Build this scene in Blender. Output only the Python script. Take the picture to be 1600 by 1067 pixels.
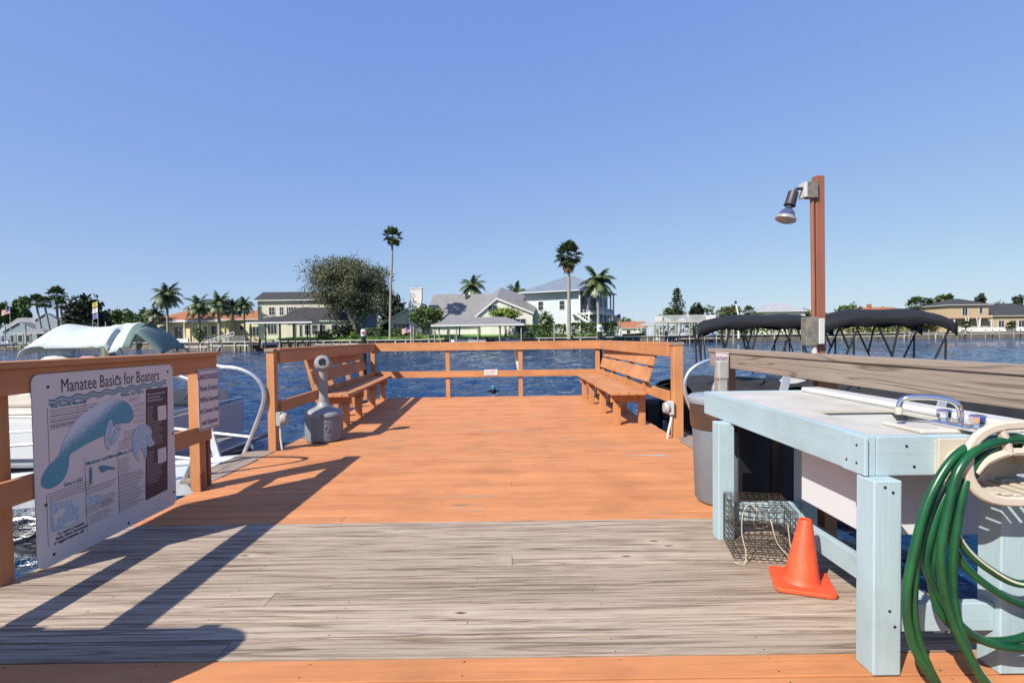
import bpy, bmesh, math, random
from mathutils import Vector, Matrix, Euler
import numpy as np
R = math.radians
random.seed(7)
sc = bpy.context.scene
for o in list(bpy.data.objects): bpy.data.objects.remove(o)
col = sc.collection
# ------------------------------------------------------------ camera
F = 800.0; CP = R(1.5); CR = R(0.75); H = 1.3
fw = Vector((0, math.cos(CP), -math.sin(CP))); u0 = Vector((0, math.sin(CP), math.cos(CP))); r0 = Vector((1, 0, 0))
rt = math.cos(CR)*r0 - math.sin(CR)*u0; up = math.cos(CR)*u0 + math.sin(CR)*r0
SX, SY = 796.274, 547.947
cd = bpy.data.cameras.new('camera'); cam = bpy.data.objects.new('camera', cd); col.objects.link(cam)
M = Matrix((rt, up, -fw)).transposed().to_4x4(); M.translation = (0, 0, H); cam.matrix_world = M
cd.sensor_width = 36; cd.lens = 36*F/1600
cd.shift_x = -(SX-800)/1600; cd.shift_y = (SY-533.5)/1600
cd.clip_start = 0.05; cd.clip_end = 6000
sc.camera = cam
# ------------------------------------------------------------ world, sun, exposure
SUN = Vector((-.811, -.823, 1.0)).normalized()
w = bpy.data.worlds.new("World"); sc.world = w; w.use_nodes = True
nt = w.node_tree; nt.nodes.clear()
sky = nt.nodes.new('ShaderNodeTexSky'); sky.sky_type = 'NISHITA'; sky.sun_disc = False
sky.sun_elevation = math.asin(SUN.z); sky.sun_rotation = math.atan2(SUN.x, SUN.y)
sky.air_density = 1.0; sky.dust_density = 0.3; sky.ozone_density = 3.0; sky.altitude = 0
bg = nt.nodes.new('ShaderNodeBackground'); bg.inputs[1].default_value = 0.10*1.2746/2**.7
wo = nt.nodes.new('ShaderNodeOutputWorld')
# the camera's tone response of the sky: one power curve per channel, same in every direction
sp_ = nt.nodes.new('ShaderNodeSeparateColor'); cb_ = nt.nodes.new('ShaderNodeCombineColor'); nt.links.new(sky.outputs[0], sp_.inputs[0])
for i_, (g_, a_) in enumerate(((.55, .63), (.50, .72), (.14, .86))):
    pw = nt.nodes.new('ShaderNodeMath'); pw.operation = 'POWER'; pw.inputs[1].default_value = g_
    ml = nt.nodes.new('ShaderNodeMath'); ml.operation = 'MULTIPLY'; ml.inputs[1].default_value = a_*.1275**(g_-1)
    nt.links.new(sp_.outputs[i_], pw.inputs[0]); nt.links.new(pw.outputs[0], ml.inputs[0]); nt.links.new(ml.outputs[0], cb_.inputs[i_])
nt.links.new(cb_.outputs[0], bg.inputs[0]); nt.links.new(bg.outputs[0], wo.inputs[0])
ld = bpy.data.lights.new('sun', 'SUN'); ld.energy = 5.0; ld.angle = R(0.5); ld.color = (1, .94, .84)
lo = bpy.data.objects.new('sun', ld); col.objects.link(lo); lo.rotation_euler = SUN.to_track_quat('Z', 'Y').to_euler(); lo.location = (-20, -20, 30)
sc.view_settings.view_transform = 'Standard'; sc.view_settings.look = 'None'
sc.view_settings.gamma = 1; sc.view_settings.exposure = 0.70
# ------------------------------------------------------------ pixel helpers (world placement only)
def ray(px, py): return fw + rt*((px-SX)/F) - up*((py-SY)/F)
def at(px, py, Y): d = ray(px, py); return Vector((0, 0, H)) + d*(Y/d.y)
def gnd(px, py, z=0): d = ray(px, py); return Vector((0, 0, H)) + d*((z-H)/d.z)
def X_(px, Y, py=530): return at(px, py, Y).x
def Z_(px, py, Y): return at(px, py, Y).z
# ------------------------------------------------------------ materials
KA = .70    # albedo scale that goes with the exposure
def newmat(name):
    m = bpy.data.materials.new(name); m.use_nodes = True
    t = m.node_tree; b = t.nodes['Principled BSDF']; return m, t, b
def N(t, ty, **k):
    n = t.nodes.new(ty)
    for a, v in k.items(): setattr(n, a, v)
    return n
def ramp(t, fac, stops, interp='LINEAR'):
    r = N(t, 'ShaderNodeValToRGB'); e = r.color_ramp.elements; r.color_ramp.interpolation = interp
    while len(e) < len(stops): e.new(.5)
    for i, (p, c) in enumerate(stops):
        e[i].position = p; e[i].color = tuple(c)+(1,) if len(c) == 3 else c
    t.links.new(fac, r.inputs[0]); return r.outputs[0]
def mix(t, fac, a, b, mode='MIX'):
    m = N(t, 'ShaderNodeMix', data_type='RGBA', blend_type=mode)
    for s, v in ((0, fac), (6, a), (7, b)):
        if isinstance(v, (int, float)): m.inputs[s].default_value = v
        elif isinstance(v, tuple): m.inputs[s].default_value = v+(1,) if len(v) == 3 else v
        else: t.links.new(v, m.inputs[s])
    return m.outputs[2]
def coords(t, scale, rnd=True, kind='Object'):
    tc = N(t, 'ShaderNodeTexCoord'); g = N(t, 'ShaderNodeNewGeometry')
    src = tc.outputs[kind]
    if rnd:
        cmb = N(t, 'ShaderNodeCombineXYZ'); mm = N(t, 'ShaderNodeMath', operation='MULTIPLY'); mm.inputs[1].default_value = 37.0
        t.links.new(g.outputs['Random Per Island'], mm.inputs[0])
        for i in range(3): t.links.new(mm.outputs[0], cmb.inputs[i])
        ad = N(t, 'ShaderNodeVectorMath', operation='ADD'); t.links.new(src, ad.inputs[0]); t.links.new(cmb.outputs[0], ad.inputs[1]); src = ad.outputs[0]
    vm = N(t, 'ShaderNodeVectorMath', operation='MULTIPLY'); vm.inputs[1].default_value = scale
    t.links.new(src, vm.inputs[0]); return vm.outputs[0], g.outputs['Random Per Island']
def noise(t, vec, scale, detail=4, rough=.55, dist=0):
    n = N(t, 'ShaderNodeTexNoise'); n.inputs['Scale'].default_value = scale; n.inputs['Detail'].default_value = detail
    n.inputs['Roughness'].default_value = rough; n.inputs['Distortion'].default_value = dist
    t.links.new(vec, n.inputs['Vector']); return n.outputs[0]
def bump(t, b, h, strength, dist):
    bp = N(t, 'ShaderNodeBump'); bp.inputs['Strength'].default_value = strength; bp.inputs['Distance'].default_value = dist
    t.links.new(h, bp.inputs['Height']); t.links.new(bp.outputs[0], b.inputs['Normal'])
def plain(name, c, rough=.5, metal=0, var=.12, nscale=6, bmp=0, spec=.5, bscale=60):
    m, t, b = newmat(name)
    if metal < .5: c = tuple(x*KA for x in c)
    v, rn = coords(t, (1, 1, 1))
    n = noise(t, v, nscale, 5)
    lo_ = tuple(x*(1-var) for x in c); hi = tuple(min(1, x*(1+var)) for x in c)
    t.links.new(ramp(t, n, [(.3, lo_), (.7, hi)]), b.inputs['Base Color'])
    b.inputs['Roughness'].default_value = rough; b.inputs['Metallic'].default_value = metal
    b.inputs['Specular IOR Level'].default_value = spec
    if bmp: bump(t, b, noise(t, v, bscale, 3), bmp, .01)
    return m
def wood(name, axis, dark, mid, light, rough=.75, paint=None, wear=0, lm=.22, ringscale=1.0, knots=True, pvar=.1, bmp=.5, tonev=.78, rings=0):
    m, t, b = newmat(name)
    dark, mid, light = [tuple(x*KA for x in q) for q in (dark, mid, light)]
    if paint: paint = tuple(x*KA for x in paint)
    s = [1.0, 1.0, 1.0]; s[axis] = .035
    v, rn = coords(t, tuple(s))
    g1 = noise(t, v, 46*ringscale, 8, .68, .8)       # grain streaks
    g2 = noise(t, v, 150, 4, .65)                     # fine fibre
    s6 = [1.0, 1.0, 1.0]; s6[axis] = .028 if axis == 0 else .045
    v6, _ = coords(t, tuple(s6)); low = noise(t, v6, 7.0, 2, .5, .2)
    fm = N(t, 'ShaderNodeMath', operation='MULTIPLY'); fm.inputs[1].default_value = 22; t.links.new(low, fm.inputs[0])
    fr = N(t, 'ShaderNodeMath', operation='PINGPONG'); fr.inputs[1].default_value = 1.0; t.links.new(fm.outputs[0], fr.inputs[0])
    lines = ramp(t, fr.outputs[0], [(.0, (0, 0, 0)), (.30, (1, 1, 1))])   # growth ring lines
    s2 = [1.0, 1.0, 1.0]; s2[axis] = .3
    v2, _ = coords(t, tuple(s2))
    patch = noise(t, v2, 2.2, 3)
    c = ramp(t, g1, [(.25, dark), (.45, mid), (.62, light), (.75, mid), (.85, light)])
    c = mix(t, .4, c, ramp(t, g2, [(.32, dark), (.55, light)]), 'MIX')
    c = mix(t, ramp(t, patch, [(.4, (0, 0, 0)), (.7, (.35, .35, .35))]), c, tuple(min(1, x*1.12) for x in mid))
    if rings:
        s5 = [1.0, 1.0, 1.0]; s5[axis] = .16
        v5, _ = coords(t, tuple(s5)); wv = N(t, 'ShaderNodeTexWave'); wv.bands_direction = 'Z'; wv.inputs['Scale'].default_value = rings; wv.inputs['Distortion'].default_value = 16; wv.inputs['Detail'].default_value = 2.5; wv.inputs['Detail Scale'].default_value = .35; wv.inputs['Detail Roughness'].default_value = .6
        t.links.new(v5, wv.inputs['Vector'])
        c = mix(t, .25, c, ramp(t, wv.outputs[0], [(.0, tuple(x*1.1 for x in dark)), (.35, mid), (.7, light)]))
    # per board tone
    tone = ramp(t, rn, [(0, (tonev, tonev*.96, tonev*.9)), (.3, (.98, .97, .96)), (.55, (tonev+.1, tonev+.07, tonev+.03)), (.8, (1.05, 1.04, 1.03)), (1, (1.14, 1.12, 1.09))])
    c = mix(t, .8, c, tone, 'MULTIPLY')
    c = mix(t, .34 if not rings else .5, c, mix(t, lines, dark, light))
    if not rings: c = mix(t, .75, c, ramp(t, g1, [(.38, (.46, .40, .36)), (.5, (1, 1, 1)), (.66, (1.06, 1.05, 1.04))]), 'MULTIPLY')
    if knots:
        s3 = [1.0, 1.0, 1.0]; s3[axis] = .35
        v3, _ = coords(t, tuple(s3))
        vo = N(t, 'ShaderNodeTexVoronoi'); vo.inputs['Scale'].default_value = 3.1; t.links.new(v3, vo.inputs['Vector'])
        if rings == 0: vo.voronoi_dimensions = '2D'
        sc3 = N(t, 'ShaderNodeSeparateColor'); t.links.new(vo.outputs['Color'], sc3.inputs[0])
        on = N(t, 'ShaderNodeMath', operation='LESS_THAN'); on.inputs[1].default_value = .3; t.links.new(sc3.outputs[0], on.inputs[0])
        halo = ramp(t, vo.outputs['Distance'], [(.05, (.55, .55, .55)), (.17, (0, 0, 0))])
        k = ramp(t, vo.outputs['Distance'], [(.012, (1, 1, 1)), (.042, (0, 0, 0))])
        def gate(q):
            mm = N(t, 'ShaderNodeMath', operation='MULTIPLY'); t.links.new(q, mm.inputs[0]); t.links.new(on.outputs[0], mm.inputs[1]); return mm.outputs[0]
        c = mix(t, gate(halo), c, tuple(min(1, x*1.12) for x in light))
        c = mix(t, gate(k), c, tuple(x*.6 for x in dark))
    h = g1
    if paint:
        pn = noise(t, v2, 5, 4)
        pc = ramp(t, pn, [(.3, tuple(x*(1-pvar) for x in paint)), (.7, tuple(min(1, x*(1+pvar)) for x in paint))])
        st = ramp(t, g1, [(.3, (.84, .78, .74)), (.55, (1, 1, 1))])
        pc = mix(t, .55 if lm > .15 else .25, pc, st, 'MULTIPLY')
        pc = mix(t, .5, pc, tone, 'MULTIPLY')
        grime = noise(t, coords(t, (1, 1, 1), False)[0], 1.7, 6, .65)
        pc = mix(t, .8, pc, ramp(t, grime, [(.32, (.80, .77, .74)), (.52, (1, 1, 1)), (.75, (1.04, 1.05, 1.07))]), 'MULTIPLY')
        pc = mix(t, lm, pc, mix(t, lines, (.66, .6, .56), (1.0, 1.0, 1.0)), 'MULTIPLY')
        s4 = [1.0, 1.0, 1.0]; s4[axis] = .12
        v4, _ = coords(t, tuple(s4))
        wn = noise(t, v4, 9, 6, .7)
        big = noise(t, coords(t, (1, 1, 1), False)[0], .9, 2)
        ma = N(t, 'ShaderNodeMath', operation='MULTIPLY_ADD'); ma.inputs[1].default_value = .35; t.links.new(big, ma.inputs[0]); t.links.new(wn, ma.inputs[2])
        th = .89-wear
        k = ramp(t, ma.outputs[0], [(th, (0, 0, 0)), (th+.02, (1, 1, 1))])
        c = mix(t, k, pc, c)
        b.inputs['Specular IOR Level'].default_value = .35
    else: b.inputs['Specular IOR Level'].default_value = .2
    t.links.new(c, b.inputs['Base Color']); b.inputs['Roughness'].default_value = rough
    bump(t, b, g1, bmp, .006)
    return m
GD, GM, GL = (.10, .068, .048), (.33, .25, .185), (.60, .49, .39)
OR = (.70, .292, .118); OR2 = (.63, .285, .12)
mt = {}
mt['deck_grey'] = wood('weathered_deck_boards', 0, GD, GM, GL, tonev=.62)
mt['deck_orange'] = wood('orange_painted_deck', 0, (.2, .15, .1), (.33, .25, .18), (.45, .36, .27), paint=OR, wear=.09, rough=.7, knots=False, pvar=.12, bmp=.35, tonev=.84)
for ax, nm in enumerate('xyz'):
    mt['rail_'+nm] = wood('orange_painted_rail_'+nm, ax, (.2, .13, .09), (.3, .22, .15), (.4, .3, .22), paint=OR2, wear=.03, rough=.65, knots=False, pvar=.12, bmp=.3)
    mt['grey_'+nm] = wood('weathered_wood_'+nm, ax, (.06, .036, .025), (.25, .185, .14), (.42, .34, .28), ringscale=.6, rings=16)
    mt['blue_'+nm] = wood('pale_blue_painted_wood_'+nm, ax, (.2, .2, .2), (.3, .3, .3), (.4, .4, .4), paint=(.45, .60, .66), wear=-.02, rough=.55, knots=False, pvar=.03, bmp=.3, lm=.10)
mt['post_brown'] = wood('red_brown_painted_post', 2, (.2, .1, .07), (.3, .15, .1), (.35, .2, .14), paint=(.33, .125, .075), wear=-.05, rough=.6, knots=False)
mt['alu'] = plain('brushed_aluminium', (.62, .63, .65), .32, .9, .08, 8)
mt['alu_flat'] = plain('dull_aluminium', (.55, .57, .6), .5, .6, .1, 8)
mt['chrome'] = plain('chrome', (.8, .8, .82), .08, 1, .03)
mt['gelcoat'] = plain('white_gelcoat', (.72, .74, .75), .3, 0, .06, 2)
mt['counter'] = plain('stained_white_fibreglass', (.66, .62, .55), .45, 0, .16, 3.5)
mt['cream'] = plain('cream_resin', (.62, .56, .46), .5, 0, .06, 4)
mt['cushion'] = plain('cream_vinyl', (.68, .63, .55), .5, 0, .08, 3)
mt['mint'] = plain('pale_mint_canvas', (.54, .60, .595), .85, 0, .06, 2, .2)
mt['mint_dark'] = plain('green_canvas_trim', (.13, .22, .20), .85, 0, .1, 2, .2)
mt['black_canvas'] = plain('black_canvas', (.016, .017, .021), .8, 0, .25, 3, .25, .3)
mt['dark_cover'] = plain('charcoal_cover', (.035, .037, .042), .7, 0, .2, 2, .3, .3)
mt['black'] = plain('black_powder_coat', (.015, .015, .017), .4, 0, .1)
mt['pink'] = plain('faded_pink_cloth', (.55, .3, .32), .8)
mt['grey_plastic'] = plain('grey_plastic', (.30, .31, .33), .55, 0, .08, 5)
mt['can_grey'] = plain('blue_grey_plastic', (.20, .225, .26), .5, 0, .1, 4)
mt['lid_grey'] = plain('pale_grey_plastic_lid', (.32, .35, .39), .5, 0, .06, 4)
mt['ash_grey'] = plain('warm_grey_plastic', (.33, .33, .34), .5, 0, .1, 5)
mt['bag'] = plain('brown_bin_liner', (.09, .05, .035), .35, 0, .2, 5, .5, .5, 25)
mt['box_grey'] = plain('weathered_outlet_grey', (.40, .40, .38), .6, 0, .15, 20)
mt['box_wood'] = plain('dirty_junction_metal', (.22, .2, .17), .7, .2, .35, 25)
mt['pvc'] = plain('white_conduit', (.6, .6, .58), .5, 0, .1)
mt['cone'] = plain('safety_orange_rubber', (.86, .10, .03), .55, 0, .2, 9, .2)
mt['rust_wire'] = plain('rusty_wire', (.07, .055, .045), .6, .3, .4, 20)
mt['rope'] = plain('cream_cord', (.6, .55, .42), .9, 0, .1)
mt['sign'] = plain('sign_panel_white', (.80, .745, .71), .45, 0, .04, 3)
mt['ink'] = plain('black_print', (.03, .03, .035), .5)
mt['ink_grey'] = plain('grey_print', (.13, .12, .13), .5)
mt['teal'] = plain('teal_print', (.05, .27, .36), .5)
mt['teal_l'] = plain('light_teal_print', (.22, .45, .50), .5)
mt['plum'] = plain('dark_plum_print', (.055, .04, .06), .5)
mt['purple'] = plain('purple_print', (.10, .06, .24), .5)
mt['red_ink'] = plain('red_print', (.55, .06, .05), .5)
mt['bolt'] = plain('dark_bolt', (.05, .045, .05), .5, .5)
mt['piling'] = wood('greenish_piling', 2, (.07, .08, .05), (.17, .19, .12), (.3, .31, .22), knots=False)
mt['piling_far'] = plain('pale_piling', (.30, .28, .23), .9, 0, .3, 3)
mt['piling_dark'] = plain('dark_wet_timber', (.06, .05, .04), .9, 0, .3, 3)
def stipple(name, base, over, th, sc=160):
    m, t, b = newmat(name); v, _ = coords(t, (1, 1, 1), False)
    n = noise(t, v, sc, 2, .8); g = N(t, 'ShaderNodeSeparateXYZ'); tc = N(t, 'ShaderNodeTexCoord'); t.links.new(tc.outputs['Object'], g.inputs[0])
    ma = N(t, 'ShaderNodeMath', operation='MULTIPLY_ADD'); ma.inputs[1].default_value = th[0]; ma.inputs[2].default_value = th[1]
    pj = N(t, 'ShaderNodeMath', operation='MULTIPLY_ADD'); pj.inputs[1].default_value = -.5 if th[0] > .5 else 0; t.links.new(g.outputs[1], pj.inputs[0]); t.links.new(g.outputs[2], pj.inputs[2]); t.links.new(pj.outputs[0], ma.inputs[0])
    ad = N(t, 'ShaderNodeMath', operation='ADD'); t.links.new(ma.outputs[0], ad.inputs[0]); t.links.new(n, ad.inputs[1])
    t.links.new(ramp(t, ad.outputs[0], [(.44, base), (.56, over)]), b.inputs['Base Color']); b.inputs['Roughness'].default_value = .5; return m
# ------------------------------------------------------------ mesh builder
class MB:
    def __init__(s): s.v = []; s.f = []; s.mi = []; s.m = 0
    def add(s, vs, fs, mtx=None):
        n = len(s.v)
        for p in vs:
            p = Vector(p); s.v.append(mtx @ p if mtx else p)
        for f in fs: s.f.append([i+n for i in f]); s.mi.append(s.m)
        return s
    def box(s, a, b, mtx=None):
        x0, y0, z0 = a; x1, y1, z1 = b
        vs = [(x0, y0, z0), (x1, y0, z0), (x1, y1, z0), (x0, y1, z0), (x0, y0, z1), (x1, y0, z1), (x1, y1, z1), (x0, y1, z1)]
        return s.add(vs, [(0, 3, 2, 1), (4, 5, 6, 7), (0, 1, 5, 4), (1, 2, 6, 5), (2, 3, 7, 6), (3, 0, 4, 7)], mtx)
    def beam(s, p0, p1, w, h, upv=(0, 0, 1)):
        p0 = Vector(p0); p1 = Vector(p1); d = p1-p0; L = d.length; d.normalize(); u = Vector(upv)
        sd = d.cross(u)
        if sd.length < 1e-4: sd = d.cross(Vector((0, 1, 0)))
        sd.normalize(); u = sd.cross(d).normalized()
        m = Matrix((sd, d, u)).transposed().to_4x4(); m.translation = p0
        return s.box((-w/2, 0, -h/2), (w/2, L, h/2), m)
    def tube(s, pts, r, seg=10, cap=True, closed=False):
        pts = [Vector(p) for p in pts]; n = len(pts); rs = r if isinstance(r, (list, tuple)) else [r]*n
        base = len(s.v); prev = None
        for i in range(n):
            if closed: d = pts[(i+1) % n]-pts[i-1]
            else: d = pts[min(i+1, n-1)]-pts[max(i-1, 0)]
            d.normalize()
            if prev is None:
                a = Vector((0, 0, 1)) if abs(d.z) < .9 else Vector((1, 0, 0)); a = (a-d*a.dot(d)).normalized()
            else: a = (prev-d*prev.dot(d)).normalized()
            prev = a; b2 = d.cross(a)
            for k in range(seg):
                t = 2*math.pi*k/seg; s.v.append(pts[i]+(a*math.cos(t)+b2*math.sin(t))*rs[i])
        for i in range(n if closed else n-1):
            j = (i+1) % n
            for k in range(seg):
                k2 = (k+1) % seg; s.f.append([base+i*seg+k, base+i*seg+k2, base+j*seg+k2, base+j*seg+k]); s.mi.append(s.m)
        if cap and not closed:
            s.f.append([base+k for k in range(seg)][::-1]); s.f.append([base+(n-1)*seg+k for k in range(seg)]); s.mi += [s.m]*2
        return s
    def lathe(s, prof, c=(0, 0, 0), seg=28, mtx=None):
        base = len(s.v); c = Vector(c)
        for (r, z) in prof:
            for k in range(seg):
                t = 2*math.pi*k/seg; p = Vector((r*math.cos(t), r*math.sin(t), z))
                s.v.append((mtx @ p if mtx else p)+c)
        for i in range(len(prof)-1):
            for k in range(seg):
                k2 = (k+1) % seg; s.f.append([base+i*seg+k, base+i*seg+k2, base+(i+1)*seg+k2, base+(i+1)*seg+k]); s.mi.append(s.m)
        for i in (0, len(prof)-1):
            if prof[i][0] > 1e-4:
                f = [base+i*seg+k for k in range(seg)]; s.f.append(f[::-1] if i == 0 else f); s.mi.append(s.m)
        return s
    def poly(s, pts, th=None, nrm=None):
        """flat polygon, optionally extruded by th along nrm"""
        n = len(pts)
        if not th: return s.add(pts, [list(range(n))])
        nv = Vector(nrm).normalized()*th; vs = [Vector(p) for p in pts]+[Vector(p)+nv for p in pts]
        return s.add(vs, [list(range(n))[::-1], list(range(n, 2*n))]+[(i, (i+1) % n, n+(i+1) % n, n+i) for i in range(n)])
    def grid(s, fn, nu, nv):
        base = len(s.v)
        for i in range(nu+1):
            for j in range(nv+1): s.v.append(Vector(fn(i/nu, j/nv)))
        for i in range(nu):
            for j in range(nv):
                a = base+i*(nv+1)+j; s.f.append([a, a+nv+1, a+nv+2, a+1]); s.mi.append(s.m)
        return s
    def build(s, name, mats, parent=None, smooth=False, bevel=0, loc=None):
        me = bpy.data.meshes.new(name); me.from_pydata([tuple(p) for p in s.v], [], s.f)
        mats = mats if isinstance(mats, (list, tuple)) else [mats]
        for m in mats: me.materials.append(mt[m] if isinstance(m, str) else m)
        me.polygons.foreach_set('material_index', s.mi)
        if smooth: me.polygons.foreach_set('use_smooth', [True]*len(s.f))
        me.update()
        o = bpy.data.objects.new(name, me); col.objects.link(o)
        if smooth == 'auto' or smooth:
            bm = bmesh.new(); bm.from_mesh(me); bmesh.ops.recalc_face_normals(bm, faces=bm.faces)
            for e in bm.edges:
                if len(e.link_faces) == 2 and e.calc_face_angle(0) > R(38): e.smooth = False
            bm.to_mesh(me); bm.free()
        if parent:
            o.parent = parent
            if loc is None: o.matrix_parent_inverse = parent.matrix_world.inverted() if False else Matrix.Identity(4)
        if loc: o.location = loc
        if bevel:
            b = o.modifiers.new('bevel', 'BEVEL'); b.width = bevel; b.segments = 2; b.limit_method = 'ANGLE'
        return o
def tag(o, label=None, cat=None, group=None, kind=None):
    for k, v in (('label', label), ('category', cat), ('group', group), ('kind', kind)):
        if v: o[k] = v
    return o
def thing(name, label, cat, loc=(0, 0, 0), rz=0, group=None):
    o = bpy.data.objects.new(name, None); col.objects.link(o); o.location = loc; o.rotation_euler = (0, 0, rz)
    o.empty_display_size = .2
    return tag(o, label, cat, group)
def copy_tree(o, parent=None):
    c = o.copy(); col.objects.link(c); c.parent = parent
    for ch in list(o.children): copy_tree(ch, c)
    return c
def smooth_path(pts, n=8, closed=False):
    P = [Vector(p) for p in pts]; out = []; L = len(P)
    for i in range(L if closed else L-1):
        if closed: a, b, c, d = P[i-1], P[i], P[(i+1) % L], P[(i+2) % L]
        else: a, b, c, d = P[max(i-1, 0)], P[i], P[i+1], P[min(i+2, L-1)]
        for k in range(n):
            t = k/n; out.append(.5*((2*b)+(c-a)*t+(2*a-5*b+4*c-d)*t*t+(3*b-a-3*c+d)*t**3))
    if not closed: out.append(P[-1])
    return out
_tx = {}
def text(mb, body, size, mtx, align='LEFT', sx=1.0, bold=0):
    cu = bpy.data.curves.new('t', 'FONT'); cu.body = body; cu.size = size; cu.align_x = align; cu.resolution_u = 2; cu.offset = bold
    ob = bpy.data.objects.new('t', cu); col.objects.link(ob)
    bpy.context.view_layer.update()
    me = bpy.data.meshes.new_from_object(ob.evaluated_get(bpy.context.evaluated_depsgraph_get()))
    mb.add([Vector((v.co.x*sx, v.co.y, 0)) for v in me.vertices], [list(p.vertices) for p in me.polygons], mtx)
    bpy.data.objects.remove(ob); bpy.data.meshes.remove(me); bpy.data.curves.remove(cu)

# ============================================================ WATER
def make_water():
    rng = np.random.RandomState(3)
    ys = [-4.0]
    while ys[-1] < 215: ys.append(ys[-1]+max(.07, abs(ys[-1])*.0085))
    ys = np.array(ys); nx = 560
    u = np.linspace(-1, 1, nx)
    Y = np.repeat(ys[:, None], nx, 1); half = 14+np.maximum(Y, 0)*1.25; X = u[None, :]*half
    sp = np.maximum(half*2/nx, np.gradient(ys)[:, None])
    Z = np.zeros_like(X)
    for k in range(46):
        lam = .32*(9.0**(rng.rand())); th = R(250)+rng.randn()*.55; amp = .0105*lam**.75
        kx, ky = math.cos(th)*2*math.pi/lam, math.sin(th)*2*math.pi/lam
        ph = kx*X+ky*Y+rng.rand()*6.28+.9*np.sin(X*.21+k)+.7*np.sin(Y*.17+k*1.7)
        att = np.clip((lam/sp-2.5)/2.5, 0, 1)
        wv = (1-np.abs(np.sin(ph*.5)))*2-0.73 if k % 3 == 0 else np.sin(ph)
        Z += amp*att*wv
    Z = Z*(.75+.25*np.sin(X*.35+1)*np.sin(Y*.23))-.9
    co = np.stack([X, Y, Z], -1).reshape(-1, 3)
    ny = len(ys); a = (np.arange(ny-1)[:, None]*nx+np.arange(nx-1)[None, :]).reshape(-1)
    f = np.stack([a, a+1, a+nx+1, a+nx], -1)
    me = bpy.data.meshes.new('water'); me.vertices.add(len(co)); me.vertices.foreach_set('co', co.reshape(-1))
    me.loops.add(f.size); me.loops.foreach_set('vertex_index', f.reshape(-1)); me.polygons.add(len(f))
    me.polygons.foreach_set('loop_start', np.arange(len(f))*4); me.polygons.foreach_set('use_smooth', np.ones(len(f), bool)); me.update(); me.validate()
    m, t, b = newmat('harbour_water')
    b.inputs['Base Color'].default_value = (.005, .027, .078, 1); b.inputs['Roughness'].default_value = .05; b.inputs['IOR'].default_value = 1.38
    tc = N(t, 'ShaderNodeTexCoord'); vm = N(t, 'ShaderNodeVectorMath', operation='MULTIPLY'); vm.inputs[1].default_value = (.55, 1, 1); t.links.new(tc.outputs['Object'], vm.inputs[0])
    h1 = noise(t, vm.outputs[0], 1.6, 3, .6, .4); h2 = noise(t, vm.outputs[0], 6.5, 4, .6, .6)
    ma = N(t, 'ShaderNodeMath', operation='MULTIPLY_ADD'); ma.inputs[1].default_value = .35; t.links.new(h2, ma.inputs[0]); t.links.new(h1, ma.inputs[2])
    bump(t, b, ma.outputs[0], 1.0, .32)
    me.materials.append(m)
    o = bpy.data.objects.new('water', me); col.objects.link(o); tag(o, 'choppy deep blue water of the wide canal', None, None, 'structure')
make_water()

# ============================================================ LAND beyond
LZ = 1.05
shore = [(-520, 200), (-190, 186), (-150, 184), (-100, 150), (-82, 128), (-62, 112), (-52, 110), (22, 110), (30, 119), (31, 178), (43, 178), (44, 146), (62, 160), (105, 166), (168, 170), (520, 185)]
def make_land():
    m, t, b = newmat('lawn'); v, _ = coords(t, (1, 1, 1), False)
    n = noise(t, v, .12, 4); n2 = noise(t, v, 6, 4)
    c = ramp(t, n, [(.35, (.07, .12, .025)), (.6, (.10, .20, .03)), (.75, (.22, .2, .12))])
    c = mix(t, .5, c, ramp(t, n2, [(.3, (.5, .5, .5)), (.7, (1.2, 1.2, 1.2))]), 'MULTIPLY'); t.links.new(c, b.inputs['Base Color']); b.inputs['Roughness'].default_value = .9
    mt['lawn'] = m
    top = [(x, y+.6, LZ) for x, y in shore]; far = [(3000, 400, LZ), (3000, 3000, LZ), (-3000, 3000, LZ), (-3000, 400, LZ)]
    pts = top+far
    mb = MB().poly(pts, -1.5*0+3.0, (0, 0, -1))
    tag(mb.build('ground', m), 'grassy far shore of the canal', None, None, 'structure')
    mt['wall_c'] = plain('pale_concrete', (.58, .55, .50), .85, 0, .2, .6)
    mt['wall_face'] = plain('stained_seawall', (.16, .14, .11), .9, 0, .4, .5)
    wl = MB()
    for i in range(len(shore)-1):
        a = Vector(shore[i]+(0,)); b2 = Vector(shore[i+1]+(0,)); d = (b2-a).normalized()
        wl.m = 1; wl.beam(a+Vector((0, 0, .0)), b2+Vector((0, 0, .0)), .5, 1.99)
        wl.m = 0; wl.beam(a-d*.3+Vector((0, 0, 1.07)), b2+d*.3+Vector((0, 0, 1.07)), 1.3, .18)
        L = (b2-a).length; sp = 1.9 if abs(a.x+8) < 60 else 5.2; n = int(L/sp)
        if L < 130 and a.x > -100:
            wl.m = 0
            nn = Vector((d.y, -d.x, 0))
            for k in range(n):
                p = a+d*(k+.5+random.uniform(-.2, .2))*sp+nn*.42
                if random.random() < .2: continue
                wl.m = random.choice((0, 1)); wl.box((p.x-.12, p.y-.13, -1.6), (p.x+.12, p.y+.13, .97))
    tag(wl.build('seawall', ['wall_c', 'wall_face']), 'pale concrete seawall with a cap and piles along the far shore', 'seawall')
make_land()
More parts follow.
